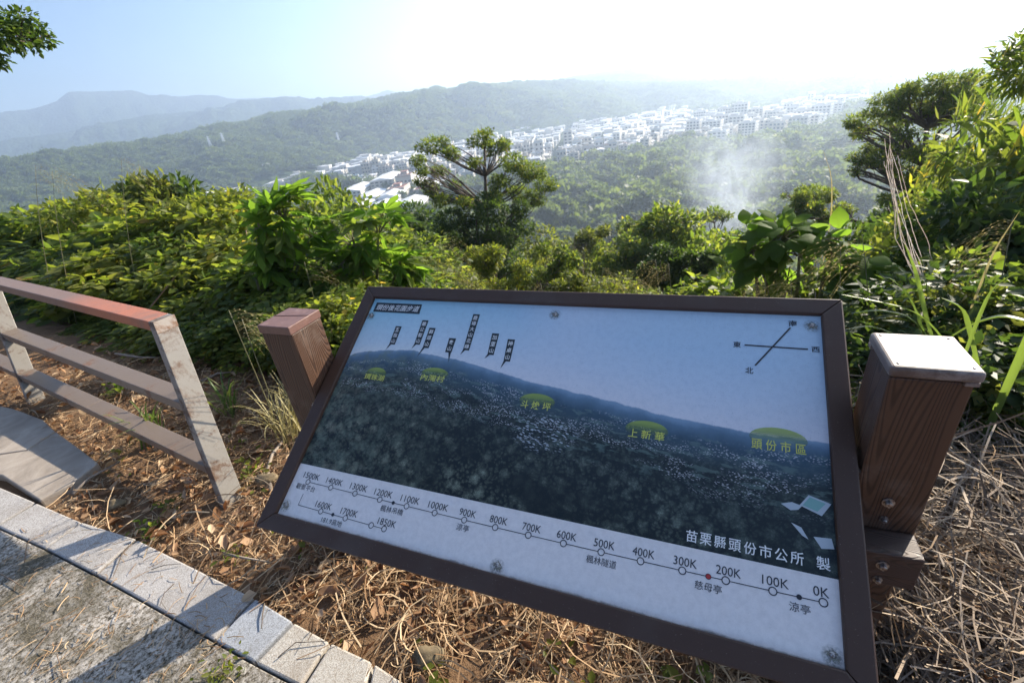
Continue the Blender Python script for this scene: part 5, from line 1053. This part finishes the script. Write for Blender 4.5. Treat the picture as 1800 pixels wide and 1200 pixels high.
big_plant('broad_leaf_plant', [(1465, 420, 30), (1500, 460, 34), (1465, 480, 32), (1520, 500, 26)], 3.7, 100, .15, BROAD, 'plant with large oval leaves behind the top right corner of the sign', .35)
# ------------------------------------------------------------------ grasses
def ribbon(mb_v, mb_f, path, wds, nrm_=None):
    path = np.asarray(path, float); n = len(path); t = np.gradient(path, axis=0); t /= np.linalg.norm(t, axis=1, keepdims=True) + 1e-9
    side = np.cross(t, nrm_ if nrm_ is not None else np.array([.1, .2, 1.])); side /= np.linalg.norm(side, axis=1, keepdims=True) + 1e-9; b = len(mb_v)
    up_ = np.cross(side, t)
    for i in range(n): mb_v += [tuple(path[i] - side[i] * wds[i] / 2 + up_[i] * wds[i] * .18), tuple(path[i]), tuple(path[i] + side[i] * wds[i] / 2 + up_[i] * wds[i] * .18)]
    for i in range(n - 1):
        for j in range(2): a = b + i * 3 + j; mb_f.append((a, a + 3, a + 4, a + 1))
def arc(p0, p1, sag, n=7):
    p0 = np.asarray(p0, float); p1 = np.asarray(p1, float); return [p0 + (p1 - p0) * t + np.array([0, 0, sag * 4 * t * (1 - t)]) for t in np.linspace(0, 1, n)]
def grass_tuft(px, py, r, nbl, hgt, wd, label, mat='blade', group=None, heads=0, lean=None):
    p = atr(px, py, r); g = float(ground_z(p[0], p[1])); t = empty('grass_tuft', (p[0], p[1], g), label, 'grass', group)
    V, F = [], []
    for i in range(nbl):
        a = rng.uniform(0, 6.28); q = rng.uniform(.25, .75) * hgt; e = np.array([math.cos(a) * q, math.sin(a) * q, hgt * rng.uniform(.35, .9)])
        if lean is not None: e[:2] += np.array(lean) * hgt
        pa = arc((rng.normal() * .04, rng.normal() * .04, 0), e, hgt * rng.uniform(.12, .3), 7); w0 = wd * rng.uniform(.6, 1.2); ribbon(V, F, pa, w0 * np.array([.6, .9, 1, .95, .75, .45, .05]))
    obj('blades', mesh('blades', V, F, M[mat], True), t)
    for h_ in range(heads):
        a = rng.uniform(0, 6.28); e = np.array([math.cos(a) * hgt * .35, math.sin(a) * hgt * .35, hgt * rng.uniform(.95, 1.25)]); seed_head(t, (0, 0, 0), e, hgt * .38)
    return t
def seed_head(parent, base, tip, size, mat='straw_head', n=16):
    base = np.asarray(base, float); tip = np.asarray(tip, float); mb = MB(); pa = arc(base, tip, np.linalg.norm(tip - base) * .06, 6); mb.tube(pa, [.004, .0035, .003, .0028, .0022, .0015], 5)
    o = mb.build('stalk', M['stem_green'], parent, smooth=True)
    V, F = [], []; d = tip - base; d /= np.linalg.norm(d); hd = np.array([d[0], d[1], 0]); hd = hd / (np.linalg.norm(hd) + 1e-6)
    for i in range(n):
        t_ = i / n; st = tip - d * size * .55 * (1 - t_); out = rdir(1)[0] * .5 + hd * .9; out[2] = .25
        L = size * rng.uniform(.45, .95); pts = [st + out * L * u + np.array([0, 0, -1.1 * L * u * u]) for u in np.linspace(0, 1, 8)]
        ribbon(V, F, pts, [.0018] * 8)
        for u in range(1, 8):
            for s_ in (-1, 1):
                c = pts[u]; ax_ = (pts[u] - pts[u - 1]); ax_ /= np.linalg.norm(ax_) + 1e-9; sd = np.cross(ax_, rdir(1)[0]); sd /= np.linalg.norm(sd) + 1e-9; l_ = .014 * size / .35; b = len(V)
                V += [tuple(c), tuple(c + ax_ * l_ * .5 + sd * l_ * .3 * s_), tuple(c + ax_ * l_), tuple(c + ax_ * l_ * .5)]; F += [(b, b + 1, b + 2, b + 3)]
    obj('seed_head', mesh('seed_head', V, F, M[mat]), parent)
def reed(px0, py0, px1, py1, r, size, label, group='reed stalks with drooping seed heads'):
    tp = atr(px1, py1, r); b = atr(px0, py0, r); g = float(ground_z(b[0], b[1])); base = np.array([b[0], b[1], g]); t = empty('seeding_reed', tuple(base), label, 'reed', group); seed_head(t, (0, 0, 0), tp - base, size); return t
for a in [(1560, 600, 1515, 412, 3.0, .42, 'reed with the largest drooping seed head, above the right end of the sign'), (1500, 540, 1478, 425, 3.2, .32, 'reed with a pale seed head beside the largest one'), (1420, 560, 1390, 492, 2.9, .26, 'reed with a small head above the compass end of the sign'), (1360, 560, 1345, 488, 3., .25, 'reed with a small head over the sign frame, below the oval leaved plant'), (1170, 560, 1152, 455, 4., .32, 'reed with hanging strands in front of the dark bushes'),
          (1190, 560, 1175, 462, 3.9, .28, 'thin reed right behind the hanging strands'), (1100, 560, 1118, 490, 3.4, .26, 'arching seed head just over the middle of the sign frame'), (1040, 560, 1060, 470, 3.7, .28, 'straight yellow reed behind the middle of the sign'), (970, 560, 950, 497, 3.5, .24, 'low arching seed head left of the sign middle'), (760, 560, 775, 415, 4.6, .35, 'dry reed in the straw coloured tuft left of the sign'), (745, 560, 742, 450, 4.5, .3, 'lower dry reed in the straw coloured tuft'), (800, 560, 800, 470, 4.2, .3, 'dry reed bending right over the sign corner'),
          (1745, 560, 1738, 455, 2.9, .28, 'reed with a pale head in the right hand thicket'), (1795, 520, 1780, 385, 3., .3, 'reed with a faint head near the right edge'), (215, 500, 213, 278, 6.5, .35, 'tall orange tipped reed above the left thicket'), (90, 500, 92, 300, 7., .32, 'tall thin reed at the far left above the thicket'), (60, 500, 62, 290, 7.4, .3, 'thinnest reed left of the tall thin one'), (440, 640, 402, 545, 2.7, .3, 'dry seed head beside the railing end'), (445, 640, 425, 560, 2.5, .28, 'dry arching seed head between the railing and the sign post'), (540, 510, 535, 460, 3.9, .3, 'dry tuft head in front of the lobed leaf plant')]: reed(*a)
TG = 'grass tufts round the sign'
for a in [(1590, 640, 2.5, 18, .55, .022, 'tuft of broad green blades right of the sign top'), (1480, 560, 3., 26, .5, .012, 'fine green grass tuft behind the sign corner'), (1050, 520, 3.6, 40, .55, .008, 'fine pale grass tuft behind the sign top'), (1190, 520, 3.6, 40, .5, .008, 'fine pale grass tuft behind the compass side'), (790, 530, 3.4, 40, .5, .008, 'straw coloured tuft at the upper left of the sign'), (440, 600, 2.6, 60, .38, .007, 'dry straw tuft between the railing and the left post'), (470, 570, 2.8, 50, .36, .007, 'dry tuft just left of the brown post cap'), (620, 560, 2.8, 30, .35, .01, 'green tuft between the left post and the sign'), (900, 520, 3.2, 40, .45, .008, 'pale tuft behind the sign screw'), (1540, 700, 2.3, 30, .3, .008, 'grass tuft in the gap between the sign and the right post'),
          (1500, 620, 2.5, 30, .4, .009, 'yellow grass tuft beside the right end of the frame'), (1740, 620, 2.3, 30, .4, .009, 'grass tuft right of the pale post cap'), (330, 560, 3.2, 24, .35, .012, 'green tuft behind the railing corner'), (150, 580, 3.3, 24, .32, .012, 'green tuft seen between the two upper rails')]: grass_tuft(*a[:6], a[6], 'straw_head' if ('straw' in a[6] or 'dry' in a[6]) else 'blade', TG)
# single long arching blades near the right post
BG = 'long arching grass blades beside the right post'
for i, (pts, wd, lb) in enumerate([([(1675, 700, 2.2), (1662, 600, 2.2), (1610, 545, 2.2), (1480, 518, 2.1)], .030, 'long blade arching left over the sign corner'), ([(1650, 640, 2.3), (1625, 560, 2.3), (1608, 480, 2.3), (1590, 430, 2.3)], .034, 'upright dark blade behind the right post'), ([(1715, 640, 2.1), (1700, 580, 2.1), (1690, 540, 2.1), (1655, 524, 2.1)], .038, 'blue green blade folding over near the right post'),
      ([(1650, 620, 2.4), (1600, 555, 2.4), (1540, 545, 2.4), (1490, 552, 2.4)], .026, 'blade lying level above the frame corner'), ([(1820, 570, 2.2), (1760, 555, 2.2), (1710, 570, 2.2), (1660, 600, 2.2)], .040, 'bright green blade entering from the right edge'), ([(1640, 640, 2.4), (1600, 520, 2.4), (1560, 485, 2.4), (1545, 500, 2.4)], .024, 'blade bending down near the large seed head'), ([(1690, 640, 2.0), (1720, 560, 2.0), (1745, 505, 2.0), (1800, 470, 2.)], .012, 'thin blade leaning right'),
      ([(1620, 640, 2.3), (1580, 590, 2.3), (1530, 572, 2.3), (1480, 580, 2.2)], .016, 'thin blade beside the frame corner'), ([(1700, 560, 2.7), (1722, 505, 2.7), (1748, 440, 2.7), (1792, 372, 2.7)], .010, 'pale straight stalk leaning right in the right hand thicket'), ([(1455, 420, 4.6), (1462, 370, 4.6), (1462, 310, 4.6), (1447, 265, 4.6)], .010, 'thin dark wand rising over the small round tree')]):
    p = [atr(*q) for q in pts]; base = p[0]; g = float(ground_z(base[0], base[1])); tt = np.linspace(0, len(p) - 1, 12)
    cc = np.array([[np.interp(t, range(len(p)), [q[k_] for q in p]) for k_ in range(3)] for t in tt]); cc = np.vstack([cc[:1], (cc[:-2] + 2 * cc[1:-1] + cc[2:]) / 4, cc[-1:]]); cc = np.vstack([[[base[0], base[1], g]], cc])
    V, F = [], []; prof = np.sin(np.linspace(.35, 3.08, len(cc))) ** .6; ribbon(V, F, cc - np.array([base[0], base[1], g]), wd * prof)
    o = obj('long_grass', mesh('long_grass', V, F, M['blade'] if i < 8 else M['straw_head'], True), None, (base[0], base[1], g)); tag(o, lb, 'grass', BG)
# pale dry vine strands hanging in a bundle
V_ = MB(); b0 = atr(1650, 600, 3.4); g0 = float(ground_z(b0[0], b0[1])); bb = np.array([b0[0], b0[1], g0])
for i in range(11):
    sp0 = rng.normal(); j = lambda s: rng.normal() * s * .7 + sp0 * s * 1.7
    y0_ = rng.uniform(225, 330); ks = [(1563 + j(5), y0_, 3.4), (1566 + j(5), max(300, y0_ + 10), 3.4), (1577 + j(7), 360, 3.4 + j(.03)), (1592 + j(9), 420, 3.4 + j(.04)), (1606 + j(7), 465, 3.4 + j(.04)), (1622 + j(4), 505, 3.4), (1640 + j(2), 560, 3.4), (1648 + j(3), 640, 3.4)]
    pts = [atr(*q) - bb for q in ks]; dense = []
    for t in np.linspace(0, 7, 29): dense.append(np.array([np.interp(t, range(8), [q[k_] for q in pts]) for k_ in range(3)]) + rng.normal(size=3) * .0015)
    V_.tube(dense, list(np.linspace(.0012, .0026, 29)), 4, cap=False)
ov = V_.build('dry_vine', M['dry_vine'], None, tuple(bb)); tag(ov, 'bundle of pale dry vine strands leaning in front of the feathery tree', 'vine')
# branches reaching in from the upper corners
feathery('branch', 5.2, [(-20, 52, 26), (12, 62, 26), (42, 66, 24), (40, 32, 14), (62, 52, 16), (78, 68, 12), (20, 40, 16), (-25, 95, 20), (0, 108, 10)], [(-900, 260), (-500, 160), (-80, 85), (-20, 78), (40, 74)], 'leafy branch reaching in at the upper left corner', M['leaf_dark'], leaf=.045, n_each=150, r0=.03, ratio=.55, kind='ovate', cat='tree', flatv=.8)
feathery('branch', 4.2, [(1790, 82, 20), (1770, 98, 14), (1755, 125, 12), (1795, 125, 18), (1740, 112, 8), (1752, 140, 10), (1780, 145, 12), (1805, 100, 20), (1830, 110, 40), (1778, 78, 8)], [(2900, 330), (2100, 200), (1860, 125), (1790, 100)], 'branch of narrow leaves reaching in at the upper right edge', M['leaf_mix'], leaf=.085, n_each=70, r0=.02, ratio=.2, kind='lance', cat='tree', flatv=.9)
# ------------------------------------------------------------------ litter
c_out = np.array([-1.5, 1.41]); outn = np.array([.451, .893])
oc = np.array(outer)
def lit_ok(x, y):
    yl_ = np.interp(x, oc[:, 0], oc[:, 1]); ok = y > yl_ + .012
    slab = inside(np.array([P2(*q, .05) for q in s_px]), x, y); return ok & ~slab
def litter_pts(n, rmax=5.2, wr=1.):
    out = []; tot = 0
    while tot < n:
        a = rng.uniform(R(-62), R(66), n); r = .55 + (rmax - .55) * rng.random(n) ** wr; x, y = np.sin(a) * r, np.cos(a) * r; k_ = lit_ok(x, y); out.append(np.stack([x[k_], y[k_]], 1)); tot += k_.sum()
    return np.concatenate(out)[:n]
def straws(name, P, lmin, lmax, wd, hgt, mat, label, curl=.35, tilt=.12, kind='stuff'):
    n = len(P); L = rng.uniform(lmin, lmax, n); a = rng.uniform(0, 6.283, n); z0 = ground_z(P[:, 0], P[:, 1]) + hgt * rng.random(n) ** 1.6 + .003
    t = np.linspace(0, 1, 5); c = rng.normal(size=n) * curl; tz = rng.normal(size=n) * tilt
    an = a[:, None] + c[:, None] * (t[None] - .5) * 2; dx = np.cumsum(np.cos(an), 1) / 5 * L[:, None]; dy = np.cumsum(np.sin(an), 1) / 5 * L[:, None]
    z = z0[:, None] + np.abs(tz[:, None]) * L[:, None] * t[None] + (np.abs(rng.normal(size=n)) * .06)[:, None] * L[:, None] * np.sin(t * 3.14)[None]
    C = np.stack([P[:, :1] + dx - dx.mean(1, keepdims=True), P[:, 1:] + dy - dy.mean(1, keepdims=True), z], -1)
    W_s = wd * rng.uniform(.6, 1.5, n)[:, None, None] * .5; sd = np.stack([-np.sin(an), np.cos(an), np.full_like(an, 0)], -1); ro = rng.uniform(-1, 1, n)[:, None, None]; sd = sd * np.sqrt(1 - ro ** 2 * .8) + np.array([0, 0, 1.]) * ro * .9
    V = np.stack([C - sd * W_s, C + sd * W_s], 2).reshape(-1, 3); b = (np.arange(n) * 10)[:, None] + (np.arange(4) * 2)[None]; q = np.stack([b, b + 1, b + 3, b + 2], -1).reshape(-1, 4)
    o = obj(name, fast_mesh(name, V, q, 4, M[mat])); tag(o, label, 'litter', kind=kind); return o
def drys(name, P, size, hgt, mat, label):
    n = len(P); c = np.stack([P[:, 0], P[:, 1], ground_z(P[:, 0], P[:, 1]) + .006 + hgt * rng.random(n) ** 1.5], 1); ax = rdir(n); ax[:, 2] *= .35; nr = rdir(n) * .55 + np.array([0, 0, .8]); L = size * rng.uniform(.5, 1.4, n)
    v, f = leafcloud(c, ax, nr, L, L * rng.uniform(.35, .7, n), 'ovate'); v = v.reshape(n, 7, 3)
    curl = rng.uniform(-.1, .35, n)[:, None]; v[:, 1:5, 2] += (curl * L[:, None]) ; v[:, 5, 2] += rng.uniform(-.1, .3, n) * L
    v[..., 2] = np.maximum(v[..., 2], ground_z(v[..., 0], v[..., 1]) + .002)
    o = obj(name, fast_mesh(name, v.reshape(-1, 3), f, 3, M[mat])); tag(o, label, 'litter', kind='stuff')
P = litter_pts(80000); P = P[wav(P[:, 0], P[:, 1], .35, 92) + rng.normal(size=len(P)) * .3 > .0]; straws('straw_litter', P, .03, .13, .0028, .03, 'straw', 'reddish brown needles and straw strewn over the soil')
P = litter_pts(3400); straws('long_straw', P, .14, .4, .0038, .04, 'straw', 'longer pale stalks lying across the litter', .5)
P = litter_pts(26000, 6.); P = P[wav(P[:, 0], P[:, 1], .5, 91) + rng.normal(size=len(P)) * .25 > .02]; drys('leaf_litter', P, .036, .03, 'dry_leaf', 'dead brown and tan leaves covering the soil')
P = litter_pts(4200, 6.); P = P[P[:, 0] < -.6]; drys('large_dead_leaves', P, .058, .05, 'dry_leaf', 'larger curled dead leaves around the railing')
# scattered green sprouts
P = litter_pts(3000, 3.6); nzp = wav(P[:, 0], P[:, 1], .7, 90); P = P[nzp > .42]
n = len(P); c = np.stack([P[:, 0], P[:, 1], ground_z(P[:, 0], P[:, 1]) + rng.uniform(.02, .06, n)], 1); ax = rdir(n); ax[:, 2] *= .3; L = rng.uniform(.02, .05, n); v, f = leafcloud(c, ax, rdir(n) * .4 + np.array([0, 0, 1.]), L, L * .6, 'ovate'); tag(obj('sprouts', fast_mesh('sprouts', v, f, 3, M['leaf_yellow'])), 'small green sprouts scattered through the litter', 'sprouts', kind='stuff')
# heap of grey dead stalks at the right
def heap_pts(n):
    a = R(1) * rng.uniform(36, 68, n); r = rng.uniform(1.15, 3.0, n); return np.stack([np.sin(a) * r, np.cos(a) * r], 1)
hp_ = heap_pts(9000); straws('dead_stalks', hp_, .15, .6, .0042, .24, 'straw_grey', 'tangled grey dead stalks heaped to the right of the sign', .6, .25)
hp_ = heap_pts(2500); straws('dead_stalk_tips', hp_, .12, .4, .003, .30, 'straw', 'pale thin stalks on top of the heap right of the sign', .7, .3)
hp_ = heap_pts(1200); drys('heap_leaves', hp_, .05, .2, 'dry_leaf', 'dead leaves caught in the stalk heap right of the sign')
# twigs lying on the kerb and walkway
TW = MB()
def twig(pts, rad, label, mat='twig'):
    p = [np.array([*P2(x, y, .046), .0435 + rad + h]) for x, y, h in pts]; m = MB(); m.tube(p, np.linspace(rad, rad * .5, len(p)), 5); b = p[0]; m.v = [(v[0] - b[0], v[1] - b[1], v[2] - b[2]) for v in m.v]; o = m.build('twig', M[mat], None, tuple(b)); tag(o, label, 'twig')
twig([(236, 950, 0), (215, 975, .004), (205, 1000, .002), (199, 1012, 0)], .0028, 'dark twig lying across the kerb near its shaded band', 'bark'); twig([(266, 1000, 0), (290, 994, .006), (318, 990, .0)], .002, 'thin twig on the kerb, nearest the litter', 'bark')
twig([(306, 1025, 0), (290, 1042, .004), (281, 1064, 0)], .0022, 'short crooked twig in the middle of the kerb', 'bark'); twig([(376, 1000, .01), (350, 1030, .01), (327, 1066, 0)], .0018, 'reddish straw leaning onto the kerb'); twig([(488, 1155, 0), (520, 1130, .005), (575, 1126, 0)], .0022, 'forked twig on the pale kerb stone near the bottom', 'bark'); twig([(465, 1060, .0), (462, 1082, .003), (460, 1104, 0)], .003, 'short thick twig on the blue grey kerb stone', 'bark')
twig([(62, 1140, 0), (85, 1115, .004), (108, 1098, 0)], .0018, 'curved straw on the mossy walkway slab'); twig([(100, 1150, 0), (112, 1190, .003), (140, 1160, 0)], .0016, 'looped straw on the mossy walkway slab, near the bottom'); twig([(0, 1008, 0), (22, 1020, 0), (44, 1034, 0)], .0022, 'reddish twig at the left end of the mossy slab'); twig([(45, 990, .01), (52, 960, .02), (56, 950, .02)], .002, 'straw poking up beside the kerb edge at the left')
P = np.array([P2(rng.uniform(0, 420), rng.uniform(930, 1200), .04) for _ in range(420)]); yl_ = np.interp(P[:, 0], oc[:, 0], oc[:, 1]); P = P[P[:, 1] < yl_ - .03]
st_ = straws('walkway_straw', P, .02, .09, .0022, .004, 'straw', 'a few needles blown onto the walkway', .5, .0); st_.location = (0, 0, .038)
# stones, plants by the kerb
def stone(px, py, s, label):
    import bmesh
    p = P2(px, py, .03); bm = bmesh.new(); bmesh.ops.create_icosphere(bm, subdivisions=3, radius=1.)
    for v in bm.verts: c = v.co; f = 1 + .13 * math.sin(c.x * 4 + s * 90) + .1 * math.sin(c.y * 5 + 1) + .07 * math.sin(c.z * 9 + c.x * 7); v.co = Vector((c.x * s * f, c.y * s * .8 * f, c.z * s * .6 * f))
    me = bpy.data.meshes.new('stone'); bm.to_mesh(me); bm.free(); me.materials.append(M['stone']); me.polygons.foreach_set('use_smooth', [True] * len(me.polygons)); o = obj('stone', me, None, (p[0], p[1], .03)); tag(o, label, 'stone')
stone(752, 1152, .045, 'round brown stone in the litter below the sign'); stone(205, 885, .04, 'tan rounded stone in the leaves beside the kerb'); stone(468, 842, .05, 'pale stone half buried left of the sign')
def sprig(px, py, z, n, size, label, mat='leaf_yellow', kind='ovate', h=.05):
    p = P2(px, py, z); c = rng.normal(size=(n, 3)) * np.array([h * .6, h * .6, h * .35]) + np.array([0, 0, h * .5]); c[:, 2] = np.abs(c[:, 2]); ax = rdir(n) + np.array([0, 0, .3]); L = size * rng.uniform(.6, 1.2, n)
    v, f = leafcloud(c, ax, rdir(n) * .5 + np.array([0, 0, .8]), L, L * .55, kind); e = empty('small_plant', (p[0], p[1], z), label, 'plant'); obj('foliage', fast_mesh('foliage', v, f, 3, M[mat]), e)
    m = MB()
    for q in c[:: max(1, n // 8)]: m.tube([(0, 0, -.01), tuple(q * .6), tuple(q)], [.0018, .0014, .001], 4, cap=False)
    obj('stems', mesh('stems', m.v, m.f, M['stem_green']), e)
sprig(398, 1185, .03, 60, .022, 'pale green succulent tuft growing against the kerb at the bottom'); sprig(1608, 1155, .05, 9, .045, 'bright green seedling in the shaded litter right of the sign', 'leaf_big', h=.05); sprig(440, 835, .02, 26, .035, 'yellow green seedling at the foot of the railing post'); sprig(268, 935, .02, 24, .04, 'green weed in the litter above the kerb', 'leaf_mix'); sprig(415, 980, .02, 20, .032, 'small bright weed in the litter between railing and sign'); sprig(300, 895, .02, 16, .04, 'grey green weed near the railing post base', 'leaf_mix'); sprig(205, 690, .02, 26, .05, 'green weed seen between the two lower rails', 'leaf_mix', h=.08)
# pale fallen branch
def fallen(pts, rad, label):
    p = [np.array([*onz(x, y, .03)[:2], .02 + h]) for x, y, h in pts]; m = MB(); m.tube(p, np.linspace(rad, rad * .5, len(p)), 7); b = p[0]; m.v = [(v[0] - b[0], v[1] - b[1], v[2] - b[2]) for v in m.v]; o = m.build('fallen_branch', M['pale_bark'], None, tuple(b), True); tag(o, label, 'branch')
fallen([(475, 860, .0), (470, 825, .01), (480, 800, .02), (500, 775, .02), (518, 755, .01)], .011, 'pale fallen branch left of the sign frame'); fallen([(355, 672, .02), (385, 660, .03), (412, 655, .02)], .012, 'pale fallen stick right of the railing post'); fallen([(205, 625, .03), (245, 633, .04), (275, 632, .03)], .012, 'pale stick seen between the upper two rails'); fallen([(130, 870, .02), (160, 845, .03), (215, 815, .03)], .010, 'long tan stalk lying by the stone slab'); fallen([(395, 975, .02), (430, 985, .03), (475, 990, .02)], .006, 'dark thin branch in the litter left of the sign base')
